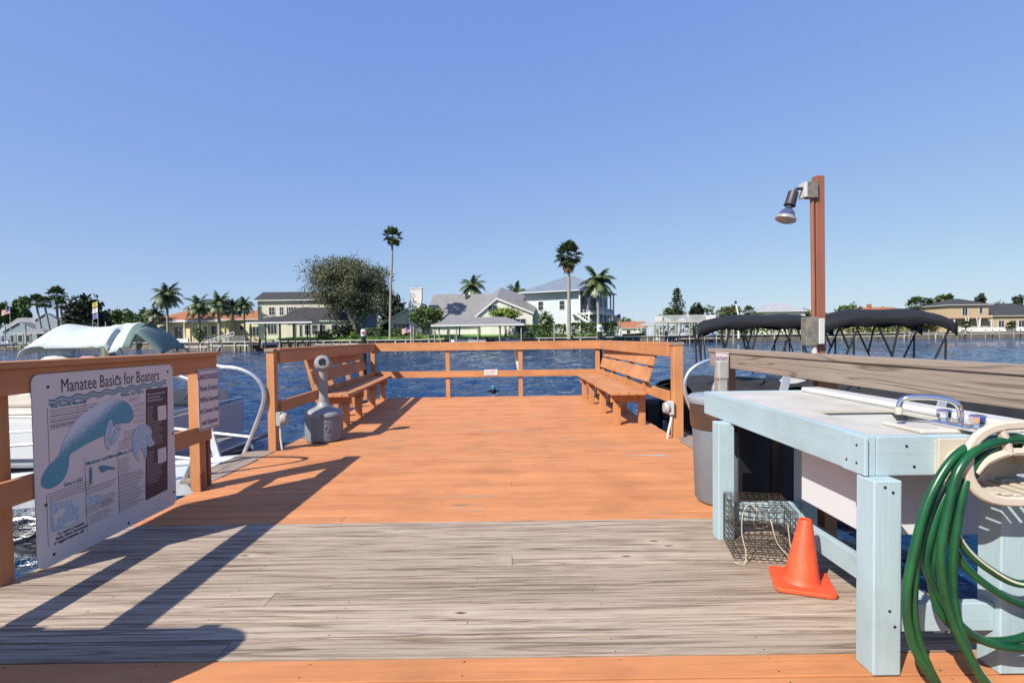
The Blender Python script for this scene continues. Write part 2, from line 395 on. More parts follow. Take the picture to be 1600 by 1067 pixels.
def make_lawn():
    m, t, b = newmat('bright_lawn'); v, _ = coords(t, (1, 1, 1), False); n = noise(t, v, .35, 4); n2 = noise(t, v, 5, 4)
    c = ramp(t, n, [(.35, (.06, .15, .015)), (.6, (.11, .25, .03)), (.8, (.16, .2, .06))]); c = mix(t, .4, c, ramp(t, n2, [(.3, (.6, .6, .6)), (.7, (1.15, 1.15, 1.15))]), 'MULTIPLY')
    t.links.new(c, b.inputs['Base Color']); b.inputs['Roughness'].default_value = .9
    xs_ = [X_(370, 112), X_(430, 112), X_(700, 112), X_(950, 112), X_(985, 112)]; hs_ = [.0, .95, .95, .85, .0]
    def fn(u, v):
        q = u*4; i = min(3, int(q)); f = q-i; x = xs_[i]*(1-f)+xs_[i+1]*f; hh = hs_[i]*(1-f)+hs_[i+1]*f
        return (x, 111.0+16*v+40*max(0, v-.8)*5, LZ+.02+(hh+.12)*min(1, v*1.5+.08)+.03*math.sin(x*.7+v*9))
    tag(MB().grid(fn, 60, 14).build('lawn', m, smooth=True), 'bright green lawn rising from the seawall to the houses', None, None, 'structure')
make_lawn()
# path of the same bank is kept plain

# ============================================================ DOCK DECK
def edge_l(y): return -2.76 if y < 6 else -2.76-.24*(y-6)/5.3
def edge_r(y): return 2.08
def planks(y0, y1, name, mat, label, seed):
    rnd = random.Random(seed); mb = MB(); n = int(round((y1-y0)/.141)); p = (y1-y0)/n
    for i in range(n):
        a = y0+i*p; dz = rnd.uniform(-.0012, .0012)
        segs = [edge_l(a)]
        j = rnd.choice([-1.22, 0, 1.22, None, None])
        xl = edge_l(a)+rnd.uniform(-.012, .012); xr = 2.08+rnd.uniform(-.012, .012)
        cuts = [xl]+([j] if j is not None and i % 3 == 0 else [])+[xr]
        for c0, c1 in zip(cuts, cuts[1:]):
            g = rnd.uniform(.0025, .0045)
            mb.m = 0; nx = 10; base = len(mb.v)
            mb.box((c0+.001, a+g, -.036+dz), (c1-.001, a+p-g, dz))
        mb.m = 1
        for jx in (-2.68, -2.05, -1.43, -.82, -.2, .42, 1.03, 1.64, 2.0):
            for yy in (a+.028, a+p-.028):
                if rnd.random() < .35 and name == 'deck': continue
                r = rnd.uniform(.003, .0048); x = jx+rnd.uniform(-.01, .01); y = yy+rnd.uniform(-.004, .004)
                mb.poly([(x+r*math.cos(t), y+r*math.sin(t), dz+.0006) for t in [k*math.pi/3 for k in range(6)]])
    rk = random.Random(seed+50); mb.m = 2
    if seed == 1:
        for (px, py, wx, wy) in ((1010, 711, .30, .012), (1028, 712, .16, .02)):
            c = gnd(px, py); mb.poly([(c.x+wx*math.cos(k*math.pi/7)*rk.uniform(.6, 1.1), c.y+wy*math.sin(k*math.pi/7)*rk.uniform(.5, 1.1), .0022) for k in range(14)])
    o = mb.build(name, [mat, 'bolt', 'pvc'], bevel=.0025); tag(o, label, None, None, 'structure')
planks(3.6, 11.3, 'deck', 'deck_orange', 'orange painted boards of the far dock platform', 1)
planks(2.05, 3.6, 'deck', 'deck_grey', 'bare weathered grey board strip across the dock', 2)
planks(-3.0, 2.05, 'deck', 'deck_orange', 'orange painted boards at the near end of the dock', 3)
jb = MB()
for jx in (-2.6, -1.43, -.2, 1.03, 1.95): jb.box((jx-.03, -2.9, -.28), (jx+.03, 11.2, -.037))
jb.box((-2.85, 11.2, -.3), (2.05, 11.26, -.037))
for y in (-1, 2.2, 5.4, 8.4, 10.9):
    for x in (-2.4, 1.8): jb.tube([(x, y, -2.5), (x, y, -.28)], .13, 12)
tag(jb.build('dock_frame', 'piling_dark'), 'dark joists and piles carrying the dock', None, None, 'structure')
# worn paint patches are in the deck material; white scrape on the orange paint
# dock plates at the gangway openings
mb = MB().box((-3.1, 4.75, -.03), (-2.77, 6.0, .004)); mb.build('g', 'grey_y', bevel=.003)
tag(bpy.data.objects['g'], 'grey weathered landing plank at the left gangway opening', 'landing plank'); bpy.data.objects['g'].name = 'landing_plank'
mb = MB().box((2.095, 5.5, -.03), (2.5, 6.6, .004)); tag(mb.build('landing_plank', 'grey_y', bevel=.003), 'grey weathered landing plank at the right gangway opening', 'landing plank')

# ============================================================ RAILINGS
def post(mb, x, y, z0=-.35, z1=1.16, s=.09): mb.box((x-s/2, y-s/2, z0), (x+s/2, y+s/2, z1)); return mb
def rail_part(parent, name, p0, p1, w, h, mat, upv=(0, 0, 1)):
    return MB().beam(p0, p1, w, h, upv).build(name, mat, parent, bevel=.004)
# near left
rl = thing('railing', 'orange painted railing at near left carrying the large white panel', 'railing', (0, 0, 0))
for y in (-.3, 1.25): post(MB(), -2.80, y).build('post', 'rail_z', rl, bevel=.004)
MB().box((-2.83, 2.70, -.06), (-2.74, 2.79, 1.16)).build('post', 'rail_z', rl, bevel=.004)
MB().box((-2.86, 3.10, -.3), (-2.72, 3.19, .9)).build('post', 'rail_z', rl, bevel=.004)
MB().box((-2.79, 4.42, .001), (-2.70, 4.51, 1.16)).build('post', 'rail_z', rl, bevel=.004)
MB().box((-2.80, 4.56, -.3), (-2.71, 4.60, 1.16)).build('post', 'post_brown', rl, bevel=.004)
MB().box((-2.698, 4.40, .0), (-2.688, 4.47, .16)).build('bracket', 'post_brown', rl, bevel=.002)
rail_part(rl, 'cap_rail', (-2.72, -2, 1.185), (-2.72, 4.69, 1.185), .16, .038, 'rail_y')
rail_part(rl, 'top_rail', (-2.685, -2, 1.095), (-2.685, 4.66, 1.095), .038, .14, 'rail_y')
rail_part(rl, 'middle_rail', (-2.685, -2, .50), (-2.685, 4.55, .50), .038, .14, 'rail_y')
# back U railing
rb = thing('railing', 'orange painted railing round the far end of the dock behind both benches', 'railing', (0, 0, 0))
BY = 11.25
bl = Vector((-3.03, BY, 0)); fl = Vector((-2.80, 6.02, 0)); br = Vector((2.03, BY, 0)); fr = Vector((2.13, 6.52, 0))
for p in [(fl.x, fl.y), (-3.0, BY), (-1.36, BY), (.235, BY), (1.93, BY)]:
    post(MB(), p[0], p[1]).build('post', 'rail_z', rb, bevel=.004)
post(MB(), fr.x, fr.y, -.02, 1.17, .125).build('post', 'rail_z', rb, bevel=.006)
MB().box((fr.x-.075, fr.y-.072, 1.172), (fr.x+.072, fr.y+.08, 1.212)).build('post_cap', 'grey_x', rb, bevel=.004)
MB().box((fl.x-.06, fl.y-.06, 1.165), (fl.x+.05, fl.y+.05, 1.2)).build('post_cap', 'grey_x', rb, bevel=.004)
zc, zt, zm = 1.185, 1.095, .51
def seg(a, b, off):
    for nm, z, wd, ht in (('cap_rail', zc, .15, .038), ('top_rail', zt, .038, .14), ('middle_rail', zm, .038, .14)):
        o = Vector(off) if nm != 'cap_rail' else Vector((0, 0, 0))
        ax = 'rail_x' if abs(b.x-a.x) > abs(b.y-a.y) else 'rail_y'
        rail_part(rb, nm, a+o+Vector((0, 0, z)), b+o+Vector((0, 0, z)), wd, ht, ax)
seg(Vector((-2.81, 6.08, 0)), Vector((-3.02, BY-.08, 0)), (.066, 0, 0))
seg(Vector((-3.05, BY, .003)), Vector((2.05, BY, .003)), (0, -.066, 0))
seg(Vector((2.12, 6.60, 0)), Vector((2.0, BY-.08, 0)), (-.066, 0, 0))
# right weathered railing
rr = thing('railing', 'bare weathered grey railing on the right behind the pale blue cleaning table', 'railing', (0, 0, 0))
rail_part(rr, 'cap_rail', (2.25, -2, 1.13), (2.25, 5.6, 1.13), .15, .04, 'grey_y')
rail_part(rr, 'top_rail', (2.205, -2, 1.035), (2.205, 5.57, 1.035), .04, .145, 'grey_y')
post(MB(), 2.30, 3.90-.2, -.3, 1.108, .09).build('post', 'rail_z', rr, bevel=.004)
post(MB(), 2.30, 5.35, -.3, 1.108, .09).build('post', 'rail_z', rr, bevel=.004)
post(MB(), 2.30, 1.2, -.3, 1.108, .09).build('post', 'rail_z', rr, bevel=.004)

# board added out of frame at left to cast a shadow on the near boards
nb = thing('shadow_board', 'added unseen round cornered board on posts that casts the shadow on the near boards', 'board', (-2.73, 1.15, 0))
pts = []
for k in range(9): t = k*math.pi/16; pts.append((.30+.36*math.cos(t)**1.2, 0, .87+.50*math.sin(t)**.7))
pts += [(-.7, 0, 1.37), (-.7, 0, .5), (.62, 0, .5)]
MB().poly(pts, .02, (0, 1, 0)).build('panel', 'alu_flat', nb)
for x in (-.5, .3): MB().box((x-.04, .022, -.3), (x+.04, .1, 1.3)).build('post', 'rail_z', nb)

# ============================================================ BENCHES
def make_bench(label):
    t = thing('bench', label, 'bench', (0, 0, 0), 0, 'orange benches facing each other along the dock')
    L = 3.78   # local: x = 0 is the front edge, +x to the back, y along length
    s = MB()
    for i in range(4): s.box((i*.125+.002, 0, .462), (i*.125+.12, L, .50))
    s.build('seat', 'rail_y', t, bevel=.004)
    bk = MB(); a = R(-17)
    def bp(d, off=0): return Vector((.50+.0-math.sin(a)*d+off*math.cos(a), 0, .62+math.cos(a)*d+off*math.sin(a)))
    bk = MB()
    for d0, d1 in ((.03, .235), (.265, .47)):
        p0, p1 = bp(d0), bp(d1); q0, q1 = bp(d0, .036), bp(d1, .036)
        vs = [(p.x, y, p.z) for y in (.02, L-.02) for p in (p0, p1, q1, q0)]
        bk.add(vs, [(0, 1, 2, 3), (7, 6, 5, 4), (0, 4, 5, 1), (1, 5, 6, 2), (2, 6, 7, 3), (3, 7, 4, 0)])
    bk.build('backrest', 'rail_y', t, bevel=.004)
    for y in (.28, 1.42, 2.62, 3.5):
        if y != 3.5 or True:
            MB().box((.09, y-.045, 0), (.19, y+.045, .33)).build('leg', 'rail_z', t, bevel=.004)
            MB().box((.46, y-.045, 0), (.55, y+.045, .46)).build('leg', 'rail_z', t, bevel=.004)
        MB().box((.05, y-.02, .33), (.56, y+.02, .46)).build('seat_support', 'rail_x', t, bevel=.003)
        m2 = MB(); p0 = Vector((.475, y, .36)); p1 = bp(.46, .056); m2.beam((p0.x+.045, y+.04, p0.z), (p1.x, y+.04, p1.z), .038, .085, (1, 0, 0))
        m2.build('back_support', 'rail_z', t, bevel=.003)
    return t
b1 = make_bench('long orange bench on the right side of the dock, its backrest fully in sunlight')
b1.location = (1.42, 7.2, 0)
b2 = copy_tree(b1); b2['label'] = 'long orange bench on the left with its backrest in shade, behind the ashtray stand'
b2.scale = (1, 1, 1); b2.rotation_euler = (0, 0, math.pi+R(4.2)); 
p_front = Vector((-2.33, 7.45, 0)); Lb = 3.78
# with the half turn the bench's y runs towards the camera, so its origin is the far front corner
b2.location = p_front+Matrix.Rotation(math.pi+R(4.2), 3, 'Z') @ Vector((0, -Lb, 0))

# ============================================================ LARGE PANEL (manatee information)
SXP = -2.655
sg = thing('information_panel', 'large white panel with a teal manatee drawing fixed to the left railing', 'information panel', (SXP, 2.835, .02))
W_, H_ = 1.19, 1.105
def rrect(w, h, r, x0=0, z0=0, n=6):
    out = []
    for cx, cz, a0 in ((w-r, h-r, 0), (r, h-r, 90), (r, r, 180), (w-r, r, 270)):
        for k in range(n+1): t = R(a0+90*k/n); out.append((x0+cx+r*math.cos(t), z0+cz+r*math.sin(t)))
    return out
def P2(u, v, d=0): return (d, u, v)
MB().poly([P2(u, v, .0) for u, v in rrect(W_, H_, .05)], .006, (-1, 0, 0)).build('board', 'sign', sg)
def TM(u, v, d=.0015): return Matrix(((0, 0, 1, d), (1, 0, 0, u), (0, 1, 0, v), (0, 0, 0, 1)))
def U(zx, zy):  # from zoomed crop (776x1067 of 40..280,560..890) to panel coordinates by inverse perspective
    px = 40+zx*240/776; py = 560+zy*330/1067
    d = ray(px, py); k = SXP/d.x; p = Vector((0, 0, H))+d*k
    return (p.y-2.835, p.z-.02)
# title: fractions of the panel measured from the photograph (u from 0..1, v from the top)
tb = MB()
text(tb, 'Manatee Basics for Boaters', .116, TM(0, 0))
mx = max(v.x if False else v.y for v in tb.v); ul, ur = U(176, 150)[0], U(675, 105)[0]
tb.v = [Vector((v.x, ul+v.y/mx*(ur-ul), v.z+U(176, 172)[1]+(U(675, 108)[1]-U(176, 172)[1])*v.y/mx)) for v in tb.v]
tb.build('lettering', 'ink', sg)
wv = MB()
for off, wd in ((0, .006), (.017, .004), (.028, .003)):
    n = 70; prev = None
    for i in range(n+1):
        wa, wb = U(116, 214), U(712, 116); u = wa[0]+(wb[0]-wa[0])*i/n; v = wa[1]+(wb[1]-wa[1])*i/n-off+.004-.008*math.sin(i/n*2*math.pi*9)
        if prev: wv.add([P2(prev[0], prev[1]-wd, .001), P2(u, v-wd, .001), P2(u, v+wd, .001), P2(prev[0], prev[1]+wd, .001)], [(0, 1, 2, 3)])
        prev = (u, v)
wv.build('wave_lines', 'teal', sg)
for s_, zx, zy in (('The Florida Manatee', 124, 252), ('Please, DO NOT:', 482, 193), ('Please, DO:', 470, 490), ('Manatees and Mammals', 305, 540), ('Save a Life!', 193, 648)):
    u, v = U(zx, zy); hd = MB(); text(hd, s_, .033, TM(u, v), bold=.0008, sx=.92); hd.build('heading', 'teal', sg)
tr = random.Random(5)
def tblock(*a, **k):
    global tx
    tx = MB(); para(*a, **k); tx.build('text_block', 'ink_grey', sg)
def para(u0, v0, w, rows, lh=.0155, ragged=.25, h=.0042):
    for r in range(rows):
        u = u0; end = u0+w*(1-tr.random()*ragged)
        while u < end:
            l = tr.uniform(.006, .02); l = min(l, end-u)
            if l < .003: break
            tx.add([P2(u, v0-r*lh, .001), P2(u+l, v0-r*lh, .001), P2(u+l, v0-r*lh+h, .001), P2(u, v0-r*lh+h, .001)], [(0, 1, 2, 3)]); u += l+.0035
def ub(zx, zy, w, rows, **k): u, v = U(zx, zy); tblock(u, v, w, rows, **k)
ub(123, 268, .40, 3); ub(123, 296, .34, 3); ub(123, 322, .26, 3); ub(123, 346, .2, 2)
ub(116, 690, .36, 4); ub(302, 665, .27, 3); ub(382, 700, .14, 5); ub(300, 760, .22, 3); ub(318, 800, .2, 4); ub(315, 700, .0, 0)
for k in range(5): ub(545 if k else 520, 205+k*28, .12, 2)
for k in range(4): ub(470 if k > 1 else 495, 375+k*25, .12, 2)
for k in range(4): ub(470, 515+k*24, .15, 2, ragged=.5)
for k in range(9): ub(468, 605+k*20, .26, 2, ragged=.4)
for (u, v1), (_, v0) in ((U(108, 250), U(108, 560)), (U(104, 690), U(104, 955)), (U(297, 500), U(290, 880)), (U(296, 208), U(296, 250)), (U(463, 460), U(458, 790))):
    MB().add([P2(u, v0, .001), P2(u+.003, v0, .001), P2(u+.003, v1, .001), P2(u, v1, .001)], [(0, 1, 2, 3)]).build('column_rule', 'ink_grey', sg)
(c0, c1, c2, c3) = (U(607, 157), U(717, 142), U(717, 660), U(605, 718))
MB().add([P2(c3[0], c3[1], .001), P2(c2[0], c2[1], .001), P2(c1[0], c1[1], .001), P2(c0[0], c0[1], .001)], [(0, 1, 2, 3)]).build('dark_column', 'plum', sg)
cu = c0[0]
ct = MB()
for k in range(3): text(ct, ('How do you know when', 'you are boating in', 'MANATEE territory?')[k], .019, TM(cu+.01, c0[1]-.045-k*.024, .003), bold=.0004)
ct.build('column_heading', 'sign', sg)
for zx, zy in ((668, 316), (668, 532)):
    u, v = U(zx, zy)
    MB().add([P2(u+a_, v+b_, .002) for a_, b_ in rrect(.095, .11, .01)], [list(range(28))]).build('column_picture', 'sign', sg)
for r0_, r1_ in ((250, 450), (480, 640)):
    tx = MB(); z = r0_
    while z < r1_:
        u, v = U(612, z); para(u+.004, v, .07 if (z < 320 or 470 < z < 535) else .17, 1, h=.0032, ragged=.3); z += 13
    for q in tx.v: q.x = .0026
    tx.build('text_block', 'sign', sg)
def outline(zp, mat, name, d=.0022, n=6):
    pts = smooth_path([Vector((0,)+U(*q)) for q in zp], n, True)
    MB().poly([(d, p.y, p.z) for p in pts]).build(name, mat, sg)
mt['manatee'] = stipple('stippled_teal_print', (.05, .25, .33), (.5, .55, .6), (3.0, -1.72), 200)
outline([(80, 640), (82, 600), (110, 550), (165, 490), (190, 420), (240, 330), (310, 262), (390, 220), (440, 202), (500, 215), (535, 250), (542, 300), (520, 325), (480, 328), (455, 335), (400, 385), (330, 420), (260, 460), (222, 490), (215, 550), (190, 610), (150, 645), (110, 658)], 'manatee', 'manatee_drawing')
mt['manatee2'] = stipple('stippled_grey_teal_print', (.06, .26, .34), (.5, .54, .6), (0, .02), 200)
outline([(425, 308), (440, 330), (432, 380), (428, 430), (418, 462), (400, 430), (398, 390), (410, 340)], 'manatee2', 'flipper_drawing', .003)
outline([(478, 335), (476, 370), (458, 415), (432, 438), (436, 400), (455, 350)], 'manatee2', 'flipper_drawing', .003)
outline([(545, 370), (580, 335), (615, 335), (635, 365), (634, 400), (650, 425), (632, 445), (612, 440), (610, 480), (604, 508), (592, 470), (575, 455), (565, 480), (575, 515), (555, 500), (540, 460), (536, 410)], 'manatee2', 'calf_drawing', .003)
outline([(125, 738), (180, 722), (265, 700), (267, 830), (210, 852), (128, 878)], 'manatee2', 'photo_print', .002, 1)
outline([(150, 775), (185, 755), (200, 765), (180, 790), (160, 810), (150, 850), (135, 800)], 'sign', 'photo_print', .003)
outline([(232, 715), (262, 705), (258, 750), (238, 740)], 'sign', 'photo_print', .003)
outline([(200, 830), (250, 812), (252, 826), (205, 848)], 'sign', 'photo_print', .003)
outline([(300, 702), (377, 685), (378, 725), (303, 745)], 'manatee2', 'photo_print', .002, 1)
outline([(370, 545), (400, 540), (440, 548), (450, 560), (415, 562), (390, 575), (375, 565)], 'teal', 'photo_print', .002)
outline([(322, 555), (332, 553), (335, 600), (330, 632), (322, 634)], 'teal', 'photo_print', .002)
ft = MB()
for k, s_ in enumerate(('To report a manatee', 'death, injury, harassment', 'or tagged manatee, call')): text(ft, s_, .025, TM(*U(160-9*k, 895+24*k)), bold=.0006, sx=.9)
ft.build('footer_lettering', 'ink', sg)
for u, v in ((.10, 1.03), (.62, 1.05), (1.13, 1.05), (1.17, .56), (1.16, .1), (.68, .03), (.1, .06), (.06, .36)):
    MB().lathe([(.009, 0), (.008, .003), (0, .004)], (0.001, u, v), 10, Matrix.Rotation(R(90), 3, 'Y')).build('bolt', 'bolt', sg)

# UNAUTHORIZED sign
us = thing('warning_sign', 'white upright sign about unauthorized boats on the left railing end post', 'sign', (-2.655, 4.35, .53))
MB().box((-.004, 0, 0), (0, .31, .53)).build('panel', 'sign', us, bevel=.0015)
bd = MB()
for a, b in (((.008, .008), (.302, .014)), ((.008, .516), (.302, .522)), ((.008, .014), (.014, .516)), ((.296, .014), (.302, .516))):
    bd.add([P2(a[0], a[1], .001), P2(b[0], a[1], .001), P2(b[0], b[1], .001), P2(a[0], b[1], .001)], [(0, 1, 2, 3)])
for k, (s_, sx_) in enumerate((('UNAUTHORIZED', .62), ('Boats Docked', .72), ('Will Be Removed', .62), ('At Owners Risk', .68), ('and Expense', .76))):
    text(bd, s_, .062, TM(.155, .44-k*.098), 'CENTER', sx=sx_, bold=.0012)
bd.build('lettering', 'purple', us)
us2 = thing('warning_sign', 'white upright sign seen nearly edge on beside the grey outlet box on the right', 'sign', (2.16, 5.05, .62))
MB().box((-.004, 0, 0), (0, .31, .5)).build('panel', 'sign', us2, bevel=.0015)
bd = MB()
def TMr(u, v, d=-.0055): return Matrix(((0, 0, -1, d), (-1, 0, 0, u), (0, 1, 0, v), (0, 0, 0, 1)))
for a, b in (((.008, .008), (.302, .014)), ((.008, .486), (.302, .492)), ((.008, .014), (.014, .486)), ((.296, .014), (.302, .486))):
    bd.add([(-.005, a[0], a[1]), (-.005, a[0], b[1]), (-.005, b[0], b[1]), (-.005, b[0], a[1])], [(0, 1, 2, 3)])
for k, (s_, sx_) in enumerate((('UNAUTHORIZED', .62), ('Boats Docked', .72), ('Will Be Removed', .62), ('At Owners Risk', .68), ('and Expense', .76))):
    text(bd, s_, .06, TMr(.155, .415-k*.09), 'CENTER', sx=sx_, bold=.0012)
bd.build('lettering', 'purple', us2)
# small sign on the far middle rail
ss = thing('small_sign', 'small white sign with red lettering on the far middle rail', 'sign', (-.56, BY-.1, .48))
MB().box((0, 0, 0), (.29, .008, .125)).build('panel', plain('white_sign_panel', (.75, .75, .73), .5), ss, bevel=.001)
rd = MB(); TMf = lambda u, v, d=-.001: Matrix(((1, 0, 0, u), (0, 0, -1, d), (0, 1, 0, v), (0, 0, 0, 1)))
text(rd, 'NO FISHING', .05, TMf(.145, .068), 'CENTER', sx=.8); text(rd, 'FROM DOCK', .035, TMf(.145, .022), 'CENTER', sx=.9)
rd.build('lettering', 'red_ink', ss)

# ============================================================ ASHTRAY
ax_, ay_ = -2.42, 6.62
t = thing('ashtray_stand', 'grey plastic pedestal ashtray standing in front of the left bench', 'ashtray', (ax_, ay_, 0))
MB().lathe([(.205, 0), (.235, .02), (.238, .06), (.235, .30), (.228, .335)], seg=36).build('base', 'can_grey', t, smooth=True)
MB().lathe([(.244, .325), (.244, .345), (.225, .375), (.17, .405), (.11, .43), (.085, .45), (.07, .5)], seg=36).build('lid', 'ash_grey', t, smooth=True)
MB().lathe([(.065, .46), (.052, .62), (.05, .9), (.058, .93)], seg=20).build('stem', 'ash_grey', t, smooth=True)
hdm = Matrix.Rotation(R(62), 3, 'X') @ Matrix.Identity(3)
MB().lathe([(.05, -.08), (.09, -.06), (.107, 0), (.1, .05), (.078, .085), (.05, .09), (.045, .06), (0, .05)], (0, 0, .995), 24, Matrix.Rotation(R(18), 3, 'Z') @ Matrix.Rotation(R(78), 3, 'X')).build('head', 'ash_grey', t, smooth=True)
MB().lathe([(.036, 0), (.036, .004), (0, .004)], tuple(Vector((0, 0, .995))+Matrix.Rotation(R(18), 3, 'Z') @ Matrix.Rotation(R(78), 3, 'X') @ Vector((0, 0, .088))), 16, Matrix.Rotation(R(18), 3, 'Z') @ Matrix.Rotation(R(78), 3, 'X')).build('opening', 'black', t)
# embossed square on the base
em = MB()
for a0, a1, z0, z1 in ((-78, -48, .09, .1), (-78, -48, .26, .27), (-78, -76.5, .1, .26), (-49.5, -48, .1, .26)):
    em.grid(lambda u, v: (.241*math.cos(R(a0+(a1-a0)*u)), .241*math.sin(R(a0+(a1-a0)*u)), z0+(z1-z0)*v), 8, 1)
em.build('emblem', 'grey_plastic', t)
em = MB()
em.tube([(.241*math.cos(R(-63+6*math.cos(a))), .241*math.sin(R(-63+6*math.cos(a))), .18+.03*math.sin(a)) for a in [k*math.pi/8 for k in range(16)]], .004, 5, closed=True).build('emblem', 'grey_plastic', t)
MB().box((.04, -.252, .338), (.075, -.225, .36)).build('latch', 'black', t, bevel=.003)

# ============================================================ OUTLETS
t = thing('outlet_box', 'grey ribbed outlet box low on the left opening post', 'outlet', (-2.74, 6.0, 0))
MB().box((0, -.05, .3), (.055, .05, .46)).build('box', 'box_grey', t, bevel=.006)
MB().lathe([(.07, 0), (.075, .02), (.062, .05), (.06, .06)], (.055, 0, .38), 16, Matrix.Rotation(R(90), 3, 'Y')).build('cover', 'box_grey', t, smooth=True)
MB().tube([(.03, 0, .3), (.035, -.01, .15), (.06, -.03, .02)], .012, 8).build('conduit', 'pvc', t)
t = thing('outlet_box', 'white outlet box low on the right opening post', 'outlet', (2.06, 6.46, 0))
MB().box((-.06, -.05, .30), (0, .05, .47)).build('box', 'pvc', t, bevel=.006)
MB().lathe([(.075, 0), (.08, .02), (.066, .05), (.06, .06)], (-.06, 0, .385), 18, Matrix.Rotation(R(-90), 3, 'Y')).build('cover', 'box_grey', t, smooth=True)
MB().tube(smooth_path([(-.02, 0, .3), (-.03, -.01, .22), (-.07, -.03, .08), (-.08, -.03, .0)], 4), .018, 8).build('conduit', 'pvc', t, smooth=True)
ox, oy = X_(1128, 4.9), 4.9
t = thing('outlet_box', 'grey weatherproof outlet box on a post above the bin lid', 'outlet', (ox, oy, 0))
MB().box((-.055, -.045, Z_(1128, 593, oy)), (.055, .045, Z_(1128, 563, oy))).build('cover', 'box_grey', t, bevel=.02)
MB().box((-.04, -.035, Z_(1128, 610, oy)-.1), (.04, .035, Z_(1128, 592, oy))).build('box', 'box_grey', t, bevel=.008)
MB().box((-.035, .036, -.3), (.035, .1, Z_(1128, 575, oy))).build('post', 'grey_z', t)

# ============================================================ GANGWAYS (aluminium ramps with hoop handrails)
def gangway(side, y0, y1, xs, label):
    t = thing('gangway', label, 'gangway', (xs, y0, 0))
    s = side; L = 4.2
    m = Matrix.Identity(4)
    dk = MB()
    dk.add([(s*.02, 0, -.035), (s*L, 0, -.32), (s*L, y1-y0, -.32), (s*.02, y1-y0, -.035), (s*.02, 0, -.065), (s*L, 0, -.35), (s*L, y1-y0, -.35), (s*.02, y1-y0, -.065)],
           [(0, 1, 2, 3), (7, 6, 5, 4), (0, 4, 5, 1), (1, 5, 6, 2), (2, 6, 7, 3), (3, 7, 4, 0)])
    dk.build('ramp_deck', 'gelcoat', t)
    for y in (0, y1-y0):
        MB().beam((s*.0, y, -.08), (s*L, y, -.37), .06, .13).build('side_beam', 'alu_flat', t)
        hp = smooth_path([(s*.20, y, -.02), (s*.06, y, .3), (-s*.05, y, .62), (s*.0, y, .83), (s*.17, y, .955), (s*.42, y, 1.0), (s*.9, y, .985), (s*L, y, .72)], 7)
        MB().tube(hp, .024, 12).build('handrail', 'alu', t, smooth=True)
        if s < 0 or y == 0: MB().tube([(s*.12, y, .18), (s*1.5, y, .35), (s*L, y, .2)], .017, 8).build('lower_rail', 'alu_flat', t)
        for x in ((.5, 2.05, 3.6) if s < 0 else ((.5, 2.2) if y == 0 else ())):
            MB().beam((s*(x-.0), y, -.06-.07*x), (s*(x+.26*1), y, .99-.08*x), .035, .075, (s, 0, 0)).build('stanchion', 'alu_flat', t)
    return t
gl = gangway(-1, 4.86, 5.95, -2.92, 'aluminium gangway with hoop handrails going down to the left')
gr = gangway(1, 5.45, 6.35, 2.22, 'aluminium gangway with hoop handrails going down to the right')

# ============================================================ LAMP POST
lx, ly = 2.33, 3.86
t = thing('lamp_post', 'tall red brown lamp post with a hanging floodlight above the right railing', 'lamp post', (lx, ly, 0))
MB().beam((0.02, 0, -.3), (-.008, 0, 2.47), .064, .06, (0, 1, 0)).build('pole', 'post_brown', t, bevel=.004)
MB().tube([(-.05, -.02, 1.42), (-.062, -.02, 2.3)], .015, 10).build('conduit', 'post_brown', t)
MB().box((-.115, -.055, 2.30), (-.035, .0, 2.42)).build('junction_box', ['box_wood'], t, bevel=.005)
MB().box((-.14, -.06, 2.305), (-.117, .02, 2.415)).build('cover_plate', 'pvc', t, bevel=.004)
MB().tube([(-.14, -.03, 2.375), (-.19, -.03, 2.37), (-.205, -.03, 2.345)], .012, 8).build('swivel_arm', 'bolt', t)
ld0 = Vector((-.205, -.03, 2.355)); dd = Vector((-.32, -.05, -1)).normalized(); rm = dd.to_track_quat('Z', 'Y').to_matrix()
MB().lathe([(.018, 0), (.036, .008), (.038, .10), (.042, .112), (.03, .115)], ld0, 18, rm).build('lamp_socket', 'bolt', t, smooth=True)
mt['bulb'] = plain('mirrored_bulb_glass', (.25, .3, .38), .12, .85, .1)
MB().lathe([(.022, .115), (.024, .135), (.05, .165), (.064, .2), (.066, .205)], ld0, 24, rm).build('bulb', 'bulb', t, smooth=True)
MB().lathe([(.066, .2), (.072, .208), (.072, .224), (.05, .236), (0, .242)], ld0, 24, rm).build('lamp_lens', plain('ribbed_lens_glass', (.4, .38, .36), .3, .1, .1), t, smooth=True)
MB().box((-.135, -.075, 1.21), (-.045, .0, 1.42)).build('junction_box', 'box_wood', t, bevel=.005)
MB().box((-.042, -.078, 1.22), (.0, -.062, 1.41)).build('cover_plate', 'pvc', t, bevel=.004)
MB().tube(smooth_path([(-.06, -.04, 1.22), (-.05, -.04, 1.14), (.0, -.04, 1.03)], 4), .02, 8).build('conduit', 'pvc', t, smooth=True)

